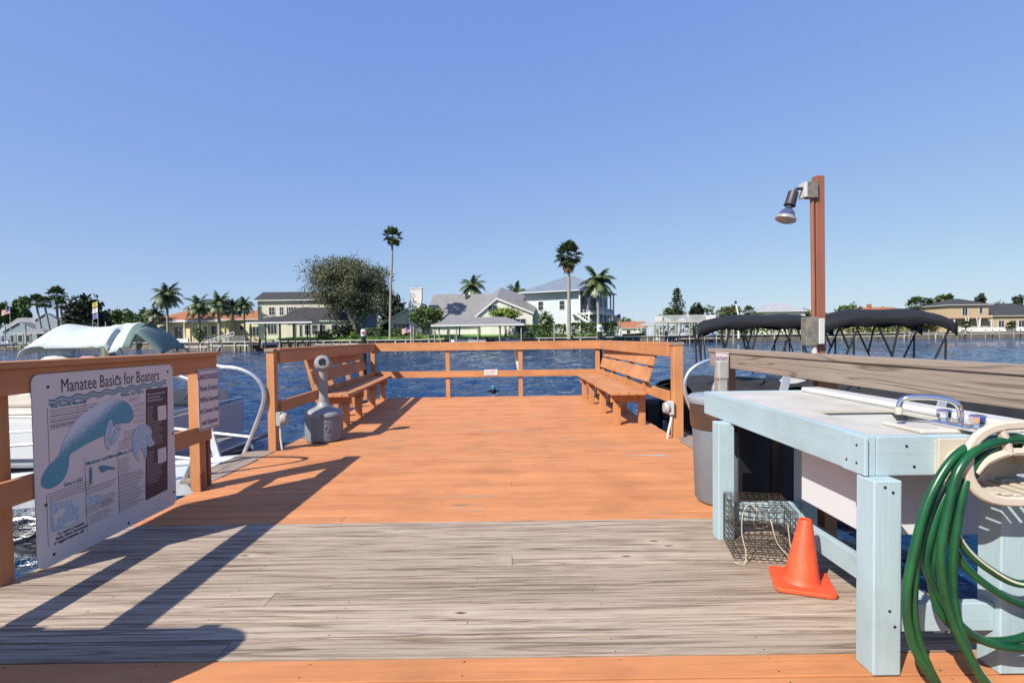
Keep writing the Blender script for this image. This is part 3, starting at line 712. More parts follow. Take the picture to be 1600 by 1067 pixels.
# ============================================================ FISH CLEANING TABLE
t = thing('cleaning_table', 'pale blue fish cleaning table with white top, sink and tap', 'table', (0, 0, 0))
TX0, TX1, TY0, TY1, TZ = 1.375, 2.16, 1.97, 3.62, .90
MB().box((TX0, TY0, TZ-.155), (TX0+.038, TY1, TZ)).build('apron', 'blue_y', t, bevel=.003)
MB().box((TX0+.04, TY0-.0, TZ-.155), (TX1, TY0+.038, TZ-.002)).build('apron', 'blue_x', t, bevel=.003)
MB().box((TX0+.04, TY1-.038, TZ-.155), (TX1, TY1, TZ)).build('apron', 'blue_x', t, bevel=.003)
MB().box((TX1+.002, TY0, TZ-.155), (TX1+.04, TY1, TZ+.012)).build('apron', 'blue_y', t, bevel=.003)
MB().box((TX0-.016, TY0-.014, TZ-.152), (TX0-.0006, TY0+.12, TZ-.003)).build('corner_plate', 'blue_z', t, bevel=.003)
# top with a basin opening
SX0, SX1, SY0, SY1 = 1.58, 2.0, 2.27, 2.68
tp = MB()
for a, b in (((TX0+.039, TY0+.039), (SX0, TY1-.039)), ((SX0, SY1), (TX1, TY1-.039)), ((SX0, TY0+.039), (TX1, SY0)), ((SX1, SY0), (TX1, SY1))):
    tp.box((a[0], a[1], TZ-.02), (b[0], b[1], TZ-.006))
tp.build('table_top', 'counter', t)
MB().box((SX1+.03, TY0+.05, TZ-.0055), (TX1-.004, TY1-.05, TZ+.028)).build('back_ledge', 'gelcoat', t, bevel=.012)
MB().box((SX0+.05, TY0+.05, TZ-.0055), (SX1+.028, SY0-.03, TZ+.012)).build('tap_ledge', 'counter', t, bevel=.006)
sk = MB()
sk.box((1.54, 2.20, .42), (2.1, 2.212, TZ-.021)); sk.box((1.54, 2.212, .42), (1.552, 2.70, TZ-.021)); sk.box((1.552, 2.69, .42), (2.1, 2.70, TZ-.021)); sk.box((2.088, 2.212, .42), (2.1, 2.69, TZ-.021)); sk.box((1.552, 2.212, .42), (2.088, 2.69, .432))
sk.build('basin', 'gelcoat', t, bevel=.006)
for x, y in ((1.36, 1.905), (1.84, 1.905)):
    MB().box((x, y, .001), (x+.105, y+.1, TZ-.156)).build('leg', 'blue_z', t, bevel=.005)
for x, y in ((1.305, 3.2), (1.86, 3.25)):
    MB().box((x, y, .001), (x+.1, y+.1, TZ-.156)).build('leg', 'blue_z', t, bevel=.005)
MB().box((1.645, 1.966, .125), (1.683, 3.259, .235)).build('stretcher', 'blue_y', t, bevel=.003)
MB().box((1.466, 1.93, .155), (1.839, 1.965, .262)).build('stretcher', 'blue_x', t, bevel=.003)
MB().box((1.406, 3.26, .10), (1.859, 3.3, .215)).build('stretcher', 'blue_x', t, bevel=.003)
MB().box((1.635, TY0-.018, TZ-.15), (2.0, TY0-.0005, TZ-.02)).build('mount_plate', 'counter', t, bevel=.003)
for x, y, z in ((TX0-.0165, TY0+.03, .86), (TX0-.0165, TY0+.09, .79), (TX0-.0165, TY0+.03, .79)):
    MB().lathe([(.005, 0), (.005, -.002), (0, -.003)], (x, y, z), 8, Matrix.Rotation(R(90), 3, 'Y')).build('screw', 'bolt', t)
for x, z in ((1.40, .72), (1.43, .70), (1.42, .25), (1.44, .19), (1.53, .86), (1.56, .78)):
    MB().lathe([(.0055, 0), (.0055, .002), (0, .003)], (x, 1.9045 if z < .74 else TY0-.0005, z), 8, Matrix.Rotation(R(90), 3, 'X')).build('screw', 'bolt', t)
# faucet (belongs to the table's sink)
fx, fy, fz = 1.80, 2.04, TZ+.0125
fc = MB().box((fx-.03, fy-.115, fz), (fx+.03, fy+.115, fz+.018)).build('tap', 'chrome', t, bevel=.007)
MB().tube(smooth_path([(fx, fy, fz+.01), (fx, fy, fz+.06), (fx-.015, fy+.004, fz+.1), (fx-.06, fy+.03, fz+.118), (fx-.13, fy+.07, fz+.118), (fx-.165, fy+.09, fz+.105), (fx-.175, fy+.095, fz+.07)], 5), .0115, 12).build('spout', 'chrome', fc, smooth=True)
MB().lathe([(.014, 0), (.016, -.012), (.014, -.03), (.012, -.03)], (fx-.175, fy+.095, fz+.075), 14).build('spout_nozzle', 'cream', fc, smooth=True)
for dy in (-.075, .075):
    MB().lathe([(.024, .018), (.022, .03), (.027, .034), (.029, .06), (.02, .066), (0, .067)], (fx, fy+dy, fz), 9).build('tap_knob', 'chrome', fc)

# hose hanger and hose
hx, hz_ = X_(1592, 1.78, 730), Z_(1592, 725, 1.78)
hh = thing('hose_hanger', 'cream plastic hose hanger on the front edge of the cleaning table', 'hose hanger', (hx, 1.78, hz_))
def ring(sx, sz0, sz1, r, n=28, y=0):
    out = []
    for k in range(n):
        a = 2*math.pi*k/n; c, s = math.cos(a), math.sin(a)
        out.append((sx*math.copysign(abs(c)**.8, c), y, (sz1 if s > 0 else sz0)*math.copysign(abs(s)**.85, s)))
    return out
def flatring(outer, inner, y0, y1):
    m = MB(); n = len(outer)
    vs = [(x, y0, z) for x, _, z in outer]+[(x, y0, z) for x, _, z in inner]+[(x, y1, z) for x, _, z in outer]+[(x, y1, z) for x, _, z in inner]
    fs = []
    for i in range(n):
        j = (i+1) % n; fs += [(i, n+i, n+j, j), (2*n+i, 2*n+j, 3*n+j, 3*n+i), (i, j, 2*n+j, 2*n+i), (n+i, 3*n+i, 3*n+j, n+j)]
    m.add(vs, fs); return m
flatring(ring(.198, .15, .155, 0), ring(.162, .115, .122, 0), -.01, .014).build('front_ring', 'cream', hh, bevel=.008, smooth=True)
arc = [(-.148, 0, -.03), (-.11, 0, .01), (-.05, 0, .035), (0, 0, .042), (.05, 0, .035), (.11, 0, .01), (.148, 0, -.03)]
mbk = MB(); pp = smooth_path(arc, 4)
mbk.tube([p+Vector((0, .006, 0)) for p in pp], .014, 8).build('cross_bar', 'cream', hh, smooth=True)
MB().tube(smooth_path([(-.03, .006, .036), (-.045, .006, .08), (-.06, .006, .12)], 4), .016, 8).build('spoke', 'cream', hh, smooth=True)
MB().tube(smooth_path([(.03, .006, .036), (.045, .006, .08), (.06, .006, .12)], 4), .016, 8).build('spoke', 'cream', hh, smooth=True)
def drum(u, v):
    a = math.pi*(-.02+1.04*u); return (.13*math.cos(a), .01+.15*v, -.03+.07*math.sin(a))
MB().grid(drum, 20, 3).build('drum', 'cream', hh, smooth=True)
for k in range(7):
    x = -.12+.04*k
    MB().box((x-.013, .0, -.115+abs(k-3)*.004), (x+.013, .155, -.105+abs(k-3)*.004)).build('shelf_slat', 'cream', hh, bevel=.003)
MB().box((-.15, .156, -.115), (.15, .168, .06)).build('back_plate', 'cream', hh, bevel=.004)
mg, tg, bgm = newmat('green_hose'); v, _ = coords(tg, (1, 1, 1), False); nn = noise(tg, v, 9, 3)
tg.links.new(ramp(tg, nn, [(.3, (.004, .040, .016)), (.7, (.008, .085, .028))]), bgm.inputs['Base Color']); bgm.inputs['Roughness'].default_value = .28; mt['hose'] = mg
hs = MB(); rh = random.Random(11)
# loops as pixel guides lifted to real depth between the hanger and the table front
def hp(px, py, Y): return at(px, py, 1.745+(Y-1.64)*.5)
strands = [
 [(1640, 700, 1.8), (1560, 690, 1.75), (1500, 706, 1.72), (1455, 770, 1.7), (1428, 860, 1.69), (1416, 940, 1.70), (1428, 1010, 1.71), (1470, 1075, 1.72), (1540, 1130, 1.72), (1640, 1110, 1.73), (1700, 980, 1.75), (1710, 850, 1.78), (1690, 740, 1.8)],
 [(1600, 686, 1.84), (1530, 693, 1.80), (1480, 730, 1.77), (1448, 800, 1.755), (1432, 880, 1.75), (1428, 960, 1.755), (1446, 1030, 1.76), (1490, 1095, 1.765), (1580, 1120, 1.77), (1660, 1060, 1.775), (1690, 900, 1.79), (1670, 750, 1.83)],
 [(1620, 692, 1.73), (1545, 694, 1.70), (1500, 730, 1.66), (1480, 800, 1.645), (1470, 870, 1.64), (1482, 950, 1.64), (1512, 1020, 1.645), (1560, 1080, 1.65), (1660, 1060, 1.66), (1720, 900, 1.68), (1700, 760, 1.71)],
 [(1610, 690, 1.765), (1550, 700, 1.75), (1512, 745, 1.72), (1495, 820, 1.70), (1488, 900, 1.70), (1498, 975, 1.695), (1530, 1050, 1.70), (1590, 1095, 1.70), (1670, 1010, 1.71), (1700, 860, 1.73), (1680, 750, 1.75)],
 [(1650, 700, 1.87), (1560, 700, 1.865), (1490, 745, 1.84), (1470, 830, 1.82), (1455, 900, 1.82), (1475, 965, 1.82), (1535, 1000, 1.82), (1620, 985, 1.82), (1690, 900, 1.83), (1690, 760, 1.86)],
 [(1640, 705, 1.90), (1570, 706, 1.89), (1505, 745, 1.87), (1480, 800, 1.86), (1492, 860, 1.86), (1530, 905, 1.86), (1600, 945, 1.86), (1660, 935, 1.86), (1700, 850, 1.87), (1690, 760, 1.89)],
 [(1620, 706, 1.80), (1560, 712, 1.80), (1518, 750, 1.80), (1488, 780, 1.80), (1497, 840, 1.79), (1540, 885, 1.78), (1600, 912, 1.77), (1660, 880, 1.78), (1690, 790, 1.79)],
 [(1615, 700, 1.83), (1530, 712, 1.82), (1478, 770, 1.80), (1450, 850, 1.79), (1452, 900, 1.79), (1500, 975, 1.785), (1560, 1008, 1.78), (1640, 1000, 1.79), (1700, 900, 1.80), (1680, 760, 1.82)],
]
for si, s_ in enumerate(strands):
    f0 = len(hs.f); hs.tube(smooth_path([hp(*q) for q in s_], 8, True), .0142, 12, closed=True)
    if si in (0, 3, 5, 6):
        for j in range(f0, len(hs.f)):
            if (j-f0) % 12 == (5, 0, 0, 7, 0, 2, 8)[si]: hs.mi[j] = 1
ho = hs.build('garden_hose', ['hose', 'rope'], smooth=True); tag(ho, 'coiled green garden hose looped over the cream hanger', 'hose')

# ============================================================ TRASH CAN
cx_, cy_ = 1.665, 3.98
t = thing('trash_can', 'round blue grey bin behind the far end of the cleaning table', 'trash can', (cx_, cy_, -.0))
MB().lathe([(.20, 0.01), (.215, .03), (.235, .6), (.24, .77)], seg=40).build('body', 'can_grey', t, smooth=True)
MB().lathe([(.242, .58), (.25, .62), (.254, .76), (.246, .78)], seg=40).build('bin_liner', 'bag', t, smooth=True)
MB().lathe([(.262, .77), (.272, .785), (.272, .815), (.25, .83), (.15, .84), (0, .845)], seg=40).build('lid', 'lid_grey', t, smooth=True)

t = thing('trash_can', 'black ribbed bin standing in shade under the far end of the cleaning table', 'trash can', (2.02, 3.92, 0))
m = MB(); sg_ = 48; prof = [(.19, .01), (.2, .03), (.215, .7), (.225, .74), (.225, .78), (.2, .78), (.19, .2)]; base = len(m.v)
for (r, z) in prof:
    for k in range(sg_): a = 2*math.pi*k/sg_; q = r*(1-.04*(k % 4 < 2)*(.03 < z < .72)); m.v.append(Vector((q*math.cos(a), q*math.sin(a), z)))
for i in range(len(prof)-1):
    for k in range(sg_): m.f.append([i*sg_+k, i*sg_+(k+1) % sg_, (i+1)*sg_+(k+1) % sg_, (i+1)*sg_+k]); m.mi.append(0)
m.build('body', 'black', t)
MB().box((-.38, -.26, .05), (-.16, -.24, .72)).build('black_sheet', 'black', t)  # flat black sheet standing before the right half of the grey bin

# ============================================================ CONE
cp = gnd(1256, 908)
t = thing('traffic_cone', 'orange rubber traffic cone beside the cleaning table', 'traffic cone', (cp.x-.03, cp.y-.03, 0), R(-20))
bs = [(x-.14, y-.14) for x, y in rrect(.28, .28, .035)]
cb = MB().poly([(x, y, .004) for x, y in bs], .022, (0, 0, 1)); cb.build('base', 'cone', t, bevel=.006)
tm = Matrix.Rotation(R(3), 3, 'Y')
MB().lathe([(.098, .02), (.088, .032), (.08, .05), (.032, .335), (.028, .343), (.021, .34), (.018, .3), (.06, .03)], seg=32, mtx=tm).build('body', 'cone', t, smooth=True)

# ============================================================ CRAB TRAP
tp_ = thing('crab_trap', 'rusty wire mesh crab trap tied with cream cord by the table leg', 'crab trap', (1.27, 2.90, 0.02), R(-12))
wm = MB()
LX, LY, LZt = .33, .30, .28
def wire(a, b): wm.beam(a, b, .0024, .0024)
n1, n2, n3 = 9, 8, 8
def wv_(i, n, L): return L*i/n
for z in (0, LZt*.98):
    for i in range(n1+1): wire((wv_(i, n1, LX), 0, z), (wv_(i, n1, LX), LY, z+(.02 if z else 0)))
    for j in range(n2+1): wire((0, wv_(j, n2, LY), z+(.02*j/n2 if z else 0)), (LX, wv_(j, n2, LY), z+(.02*j/n2 if z else 0)))
for y in (0, LY):
    for i in range(n1+1): wire((wv_(i, n1, LX), y, 0), (wv_(i, n1, LX)+.005, y, LZt))
    for k in range(n3+1): wire((0, y, wv_(k, n3, LZt)), (LX, y, wv_(k, n3, LZt)))
for x in (0, LX):
    for j in range(n2+1): wire((x, wv_(j, n2, LY), 0), (x, wv_(j, n2, LY), LZt))
    for k in range(n3+1): wire((x, 0, wv_(k, n3, LZt)), (x, LY, wv_(k, n3, LZt)))
for i in range(n1+1): wire((wv_(i, n1, LX), 0, .18), (wv_(i, n1, LX), LY, .12))
for j in range(n2+1): wire((0, wv_(j, n2, LY), .18-.06*j/n2), (LX, wv_(j, n2, LY), .18-.06*j/n2))
wm.build('cage', 'rust_wire', tp_)
MB().tube(smooth_path([(.0, -.02, -.017), (.05, -.025, -.017), (.06, -.01, .05), (.04, -.005, .15), (.05, .0, .27), (.1, .05, .3), (.16, .02, .24), (.2, .08, .17), (.15, .12, .14), (.13, .1, .2), (.19, .15, .29)], 6), .0028, 6).build('cord', 'rope', tp_, smooth=True)
MB().tube(smooth_path([(.19, .03, .285), (.2, -.005, .2), (.23, -.005, .1), (.3, -.01, .03), (.29, -.005, .12), (.28, -.004, .22)], 6), .0028, 6).build('cord', 'rope', tp_, smooth=True)

# ============================================================ PONTOON BOATS
def bimini(par, x0, x1, y0, y1, z, mat, frame, drop=.16, bows=4, fring=None):
    def fn(u, v):
        y = y0+(y1-y0)*v; x = x0+(x1-x0)*u+.42*(y-y0)
        s = abs(math.sin(math.pi*u*(bows-1)))
        zz = z-.012*s+.17*math.sin(math.pi*v)**.6-.02
        e = min(u, 1-u)*2; zz += .13*min(1, e*2.2)**.7
        if v in (0, 1): zz -= drop*(.35+.4*(1-s))
        return (x, y, zz)
    m = MB(); nu, nv = 36, 12
    base = len(m.v)
    vs_ = [0, .0, .02]+[.1*k for k in range(1, 10)]+[.98, 1, 1]
    V = [0, .012, .05]+[.1*k for k in range(1, 10)]+[.95, .988, 1]
    for i in range(nu+1):
        for v in V: m.v.append(Vector(fn(i/nu, v)))
    n_ = len(V)
    for i in range(nu):
        for j in range(n_-1):
            a = i*n_+j; m.f.append([a, a+n_, a+n_+1, a+1]); m.mi.append(0)
    o = m.build('canopy', mat, par, smooth=True)
    so = o.modifiers.new('t', 'SOLIDIFY'); so.thickness = .012
    def leg(pa, pb, r=.014):
        A_ = at(pa[0], pa[1], y0+.05); B_ = at(pb[0], pb[1], y0+.05)
        for y in (y0+.05, y1-.05): MB().tube([(A_.x+.42*(y-y0-.05), y, A_.z+.03), (B_.x+.42*(y-y0-.05), y, B_.z-.1)], r, 8).build('canopy_leg', frame, par)
    return leg
def pontoon(label, x0, x1, y0, y1, wz, fence, tubes, seatm, framem, cover=None):
    t = thing('pontoon_boat', label, 'boat', (0, 0, 0))
    for y in (y0+.35, y1-.35):
        MB().tube([(x0, y, wz+.1), (x0+.4, y, wz+.1), (x1-.8, y, wz+.1), (x1-.2, y, wz+.3)], [.28, .3, .3, .05], 16).build('pontoon', tubes, t, smooth=True)
    dz = wz+.5
    MB().box((x0, y0, dz-.06), (x1, y1, dz)).build('boat_deck', 'grey_plastic', t, bevel=.01)
    for (a, b, c, d) in ((x0+.3, y0+.03, x1-.5, y0+.06), (x0+.3, y1-.06, x1-.5, y1-.03), (x1-.53, y0+.07, x1-.5, y1-.07), (x0+.3, y0+.07, x0+.33, y1-.07)):
        MB().box((a, b, dz+.06), (c, d, dz+.6)).build('side_panel', fence, t, bevel=.01)
        pts = [(a, (b+d)/2, dz+.66), (c, (b+d)/2, dz+.66)] if c-a > d-b else [((a+c)/2, b, dz+.66), ((a+c)/2, d, dz+.66)]
        MB().tube(pts, .018, 8).build('rail_tube', framem, t)
    for (a, b, c, d) in ((x0+.4, y0+.1, x0+2.0, y0+.65), (x1-2.1, y0+.1, x1-.7, y0+.65), (x1-2.1, y1-.65, x1-.7, y1-.1), (x0+.4, y1-.65, x0+2, y1-.1)):
        MB().box((a, b, dz), (c, d, dz+.42)).build('seat_base', 'gelcoat', t, bevel=.03)
        MB().box((a, b, dz+.422), (c, d, dz+.54)).build('cushion', seatm, t, bevel=.05)
        if cover: continue
        yb = (b, b+.16) if b < (y0+y1)/2 else (d-.16, d)
        MB().box((a, yb[0], dz+.542), (c, yb[1], dz+.84)).build('cushion', seatm, t, bevel=.06)
    MB().box(((x0+x1)/2-.3, y1-1.3, dz), ((x0+x1)/2+.2, y1-.7, dz+.95)).build('console', 'gelcoat', t, bevel=.05)
    MB().box((x0-.35, (y0+y1)/2-.2, wz-.1), (x0+.02, (y0+y1)/2+.2, dz+.55)).build('outboard_motor', 'black', t, bevel=.08)
    if cover:
        def cv(u, v):
            x = x0+.25+(x1-x0-.7)*u; y = y0+(y1-y0)*v
            return (x, y, dz+.70+.22*math.sin(math.pi*v)**.5*(.8+.2*math.sin(u*9))+.03*math.sin(u*31+v*5))
        MB().grid(cv, 40, 10).build('boat_cover', cover, t, smooth=True)
        for y in (y0-.015, y1+.015):
            MB().grid(lambda u, v: (x0+.25+(x1-x0-.7)*u, y+.01*math.sin(u*60), dz-.02+.74*v), 40, 2).build('cover_side', cover, t, smooth=True)
    return t
# left boat, pale mint canopy
lb = pontoon('white pontoon boat with pale mint canvas canopy moored at the left', -9.9, -4.45, 7.2, 9.5, -.9, 'gelcoat', 'alu', 'cushion', 'alu')
def mint():
    z = 1.5
    V = [k/14 for k in range(15)]; m = MB(); nu = 40
    def fn(u, v):
        x = -7.42+1.72*u-.5*v; y = 7.7+1.6*v
        zz = 1.17+.42*min(1, (u/.22))**.55+.03*math.sin(u*9)
        if u > .78: zz -= .0
        sag = .05*math.sin(math.pi*u)*(1-math.sin(math.pi*v))
        edge = (abs(v-.5)*2)**2.3*((.33 if v < .5 else .25)+.05*math.sin(u*7+1))*min(1, .25+u*3)+(.08 if (.78 < u < .9 and v < .3) else 0)
        r = .009*math.sin(u*60+v*9)*(u > .6)
        return (x, y, zz-edge-sag+r)
    for i in range(nu+1):
        for v in V: m.v.append(Vector(fn(i/nu, v)))
    for i in range(nu):
        for j in range(14):
            a = i*15+j; m.f.append([a, a+15, a+16, a+1]); m.mi.append(1 if i > 36 else 0)
    o = m.build('canopy', ['mint', 'mint_dark'], lb, smooth=True); o.modifiers.new('t', 'SOLIDIFY').thickness = .015
    m = MB()
    m.grid(lambda u, v: (-5.68+.42*u-.5*v, 7.75+1.5*v, 1.55-.36*u**1.3-.1*(abs(v-.5)*2)**3), 10, 8)
    o = m.build('canopy_flap', 'mint_dark', lb, smooth=True); o.modifiers.new('t', 'SOLIDIFY').thickness = .012
    for xa, xb in ((-7.38, -7.2), (-7.0, -6.6), (-5.9, -6.6), (-5.2, -5.9)):
        for y in (7.75, 9.2): MB().tube([(xa, y, .98 if y < 8 else 1.2), (xb, y, .25)], .016, 8).build('canopy_leg', 'alu', lb)
mint()
MB().lathe([(.0, .26), (.16, .24), (.27, .16), (.3, 0), (.28, -.1)], (-6.95, 7.9, .86), 20).build('helm_hood', 'gelcoat', lb, smooth=True)
tag(MB().box((-6.55, 7.75, .75), (-6.3, 7.9, 1.1)).build('towel', 'pink', None, bevel=.05), 'faded pink striped towel hanging on the mint canopied boat', 'towel')
# right boats, black canopies
def black_boat(label, x0, x1, y0, y1, cx0, cx1, legs, cz):
    t = pontoon(label, x0, x1, y0, y1, -.9, 'dark_cover', 'alu', 'cushion', 'black', 'dark_cover')
    leg = bimini(t, cx0, cx1, y0+.15, y1-.15, cz, 'black_canvas', 'black')
    for pa, pb in legs: leg(pa, pb)
    return t
black_boat('dark covered pontoon boat with black canopy, left of the lamp post', 2.75, 7.6, 8.3, 10.5, 3.10, 5.35,
    (((1087, 520), (1088, 560)), ((1090, 518), (1096, 560)), ((1126, 513), (1132, 545)), ((1142, 514), (1130, 548)), ((1131, 540), (1131, 570)), ((1162, 516), (1175, 550)), ((1186, 512), (1170, 556)), ((1175, 548), (1176, 575)), ((1240, 510), (1217, 556)), ((1243, 511), (1268, 560)), ((1227, 535), (1227, 565)), ((1255, 532), (1255, 565))), 1.38)
black_boat('dark covered pontoon boat with black canopy, right of the lamp post', 4.2, 8.6, 7.0, 8.6, 4.36, 6.26,
    (((1310, 510), (1327, 535)), ((1343, 511), (1313, 564)), ((1334, 530), (1334, 570)), ((1372, 513), (1404, 566)), ((1405, 511), (1394, 545)), ((1486, 511), (1452, 568)), ((1478, 528), (1477, 572))), 1.38)

# ============================================================ PILINGS NEAR
def pile(px, py, Y, r, label, z0=-2.5, mat='piling', cap=None):
    p = at(px, py, Y); m = MB().lathe([(r*1.03, z0), (r, p.z-.03), (r*.92, p.z), (0, p.z+.004)], (p.x, p.y, 0), 18)
    if cap is None: return tag(m.build('piling', mat, smooth=True), label, 'piling')
pile(169, 537, 11.4, .125, 'greenish round wooden piling behind the mint canopied boat')
for px, col_, lab, lc in ((568, 'red_ink', 'slim black piling with white and red cap behind the left far rail corner', 'red'), (937, 'teal', 'slim black piling with white and blue cap behind the right far rail corner', 'blue')):
    Y = 11.55; p = at(px, 514 if px < 700 else 507, Y)
    t = thing('marker_post', lab, 'marker post', (p.x, Y, 0))
    MB().lathe([(.055, -2.5), (.055, p.z-.16)], seg=14).build('pole', 'black', t, smooth=True)
    MB().lathe([(.062, p.z-.16), (.062, p.z-.03), (.04, p.z), (0, p.z)], seg=16).build('cap', 'pvc', t, smooth=True)
    MB().lathe([(.001, 0), (.032, 0), (.032, .006), (0, .006)], (0, -.064, p.z-.085), 16, Matrix.Rotation(R(90), 3, 'X')).build('emblem', col_, t)
# channel marker things just beyond the far rail
p = at(771, 606, 13.5); t = thing('water_pump_float', 'small blue topped black float fitting in the water beyond the far rail', 'float', (p.x, 13.5, 0))
MB().tube([(0, 0, -1.5), (0, 0, .0+p.z-.08)], .02, 8).build('pole', 'pvc', t)
MB().box((-.16, -.03, p.z-.1), (.16, .03, p.z-.05)).build('cross_arm', 'black', t, bevel=.01)
MB().lathe([(.07, -.14), (.075, -.05), (.05, -.02)], (0, 0, p.z), 14).build('float_body', 'black', t)
MB().lathe([(.05, -.02), (.052, .04), (.03, .06), (0, .06)], (0, 0, p.z), 14).build('top', 'teal', t)
p = at(809, 545, BY+.14)
tag(MB().beam((p.x-.06, BY+.14, 1.05), (p.x+.03, BY+.14, .57), .02, .09, (1, 0, 0)).build('dock_ladder_rail', 'gelcoat'), 'slim white upright strip behind the far railing beside its third post', 'ladder rail')

# ============================================================ FAR SHORE: materials
mt['stucco_yellow'] = plain('yellow_stucco', (.80, .68, .43), .9, 0, .06, .8)
mt['stucco_tan'] = plain('tan_stucco', (.58, .43, .27), .9, 0, .06, .8)
mt['siding_cream'] = plain('cream_siding', (.64, .60, .49), .8, 0, .05, .8)
mt['stucco_white'] = plain('off_white_stucco', (.78, .76, .70), .85, 0, .06, .6)
mt['siding_blue'] = plain('pale_blue_siding', (.60, .66, .70), .8, 0, .05, .6)
mt['siding_grey'] = plain('blue_grey_siding', (.25, .32, .38), .8, 0, .08, .6)
mt['trim'] = plain('white_trim', (.75, .75, .73), .6, 0, .04)
mt['trim_brown'] = plain('brown_trim', (.12, .07, .04), .7)
mt['glass_dark'] = plain('dark_window_glass', (.03, .04, .05), .08, 0, .3, 1)
mt['dark_room'] = plain('shaded_opening', (.03, .03, .03), .8)
def seamed(name, c, axis, period, dark=.6, rough=.5):
    c = tuple(x*KA for x in c)
    m, t, b = newmat(name); tc = N(t, 'ShaderNodeTexCoord'); wv = N(t, 'ShaderNodeTexWave'); wv.bands_direction = 'XYZ'[axis]
    wv.inputs['Scale'].default_value = 3.1416/10/period*2; t.links.new(tc.outputs['Object'], wv.inputs['Vector'])
    n = noise(t, tc.outputs['Object'], .8, 4)
    cc = ramp(t, wv.outputs[0], [(.0, tuple(x*dark for x in c)), (.18, c)])
    cc = mix(t, .6, cc, ramp(t, n, [(.3, (.8, .8, .8)), (.7, (1.1, 1.1, 1.1))]), 'MULTIPLY')
    t.links.new(cc, b.inputs['Base Color']); b.inputs['Roughness'].default_value = rough; mt[name] = m
seamed('roof_metal', (.30, .285, .275), 0, .45, .6, .45)
seamed('roof_metal_light', (.46, .47, .48), 0, .45, .7, .4)
seamed('roof_metal_blue', (.24, .28, .33), 0, .45, .7, .4)
seamed('roof_tile', (.42, .17, .08), 2, .25, .55, .9)
seamed('roof_shingle', (.05, .05, .055), 2, .3, .6, .95)
seamed('fence_wood', (.18, .09, .06), 0, .2, .5, .9)
def leafmat(name, dark, light, sp=.3, rough=.6):
    dark, light = [tuple(x*.85 for x in q) for q in (dark, light)]
    m, t, b = newmat(name); g = N(t, 'ShaderNodeNewGeometry'); tc = N(t, 'ShaderNodeTexCoord')
    n = noise(t, tc.outputs['Object'], .5, 3)
    ma = N(t, 'ShaderNodeMath', operation='MULTIPLY_ADD'); ma.inputs[1].default_value = .5; t.links.new(g.outputs['Random Per Island'], ma.inputs[0]); 
    mb_ = N(t, 'ShaderNodeMath', operation='MULTIPLY'); mb_.inputs[1].default_value = .55; t.links.new(n, mb_.inputs[0]); t.links.new(mb_.outputs[0], ma.inputs[2])
    t.links.new(ramp(t, ma.outputs[0], [(.15, dark), (.8, light)]), b.inputs['Base Color']); b.inputs['Roughness'].default_value = rough
    b.inputs['Specular IOR Level'].default_value = sp; mt[name] = m
leafmat('leaf_oak', (.045, .06, .025), (.15, .175, .08))
leafmat('leaf_green', (.03, .06, .018), (.11, .17, .045))
leafmat('leaf_dark', (.012, .022, .012), (.045, .06, .03))
leafmat('leaf_bright', (.08, .14, .02), (.24, .32, .06))
leafmat('leaf_palm', (.03, .05, .018), (.11, .15, .05), .5, .4)
leafmat('leaf_far', (.045, .065, .03), (.13, .16, .075))
leafmat('leaf_twig', (.11, .10, .08), (.22, .19, .155))
leafmat('frond_dead', (.18, .12, .06), (.34, .24, .12))
leafmat('flower_white', (.5, .5, .42), (.7, .7, .6))
mt['bark'] = plain('grey_bark', (.22, .19, .155), .95, 0, .35, 3, .5, .3, 8)
mt['bark_palm'] = plain('pale_palm_bark', (.34, .31, .27), .9, 0, .25, 5, .4)
mt['bark_dark'] = plain('dark_bark', (.09, .075, .06), .95, 0, .35, 3)
nr = np.random.RandomState(42)
# ------------------------------------------------------------ foliage
def leaf_mesh(name, C, size, mat, parent, aspect=1.0, mats=None, mi=None):
    """many small four sided leaf clumps at the points C"""
    n = len(C); a = nr.randn(n, 3); a /= np.linalg.norm(a, axis=1)[:, None]; b = nr.randn(n, 3); b -= a*(a*b).sum(1)[:, None]; b /= np.linalg.norm(b, axis=1)[:, None]
    s = size*(.5+nr.rand(n, 1)*.9)*.5
    P = np.stack([C-a*s*1.3, C+b*s*.7*aspect, C+a*s*1.3, C-b*s*.7*aspect], 1).reshape(-1, 3)
    me = bpy.data.meshes.new(name); me.vertices.add(4*n); me.vertices.foreach_set('co', P.astype(np.float32).reshape(-1))
    me.loops.add(4*n); me.loops.foreach_set('vertex_index', np.arange(4*n)); me.polygons.add(n); me.polygons.foreach_set('loop_start', np.arange(n)*4)
    for m_ in (mats or [mat]): me.materials.append(mt[m_])
    if mi is not None: me.polygons.foreach_set('material_index', mi.astype(np.int32))
    me.update(); me.validate()
    o = bpy.data.objects.new(name, me); col.objects.link(o); o.parent = parent; return o
def blob_points(blobs, n, shell=.55):
    w_ = np.array([b[3]*b[4]*b[5] for b in blobs])**.67; w_ /= w_.sum(); out = []
    for b, k in zip(blobs, (w_*n).astype(int)):
        d = nr.randn(k, 3); d /= np.linalg.norm(d, axis=1)[:, None]; r = (shell+(1-shell)*nr.rand(k, 1)**.6)*(1+.12*nr.randn(k, 1))
        out.append(np.array(b[:3])+d*r*np.array(b[3:6]))
    P = np.concatenate(out); sc_ = 2.2/np.mean([b[3] for b in blobs]); q = np.sin(P[:, 0]*sc_*1.3+P[:, 2]*sc_)*np.sin(P[:, 1]*sc_*1.1+1)*np.sin(P[:, 2]*sc_*1.7-P[:, 0]*sc_*.6)
    return P[q+.25*nr.randn(len(P)) > -.22]
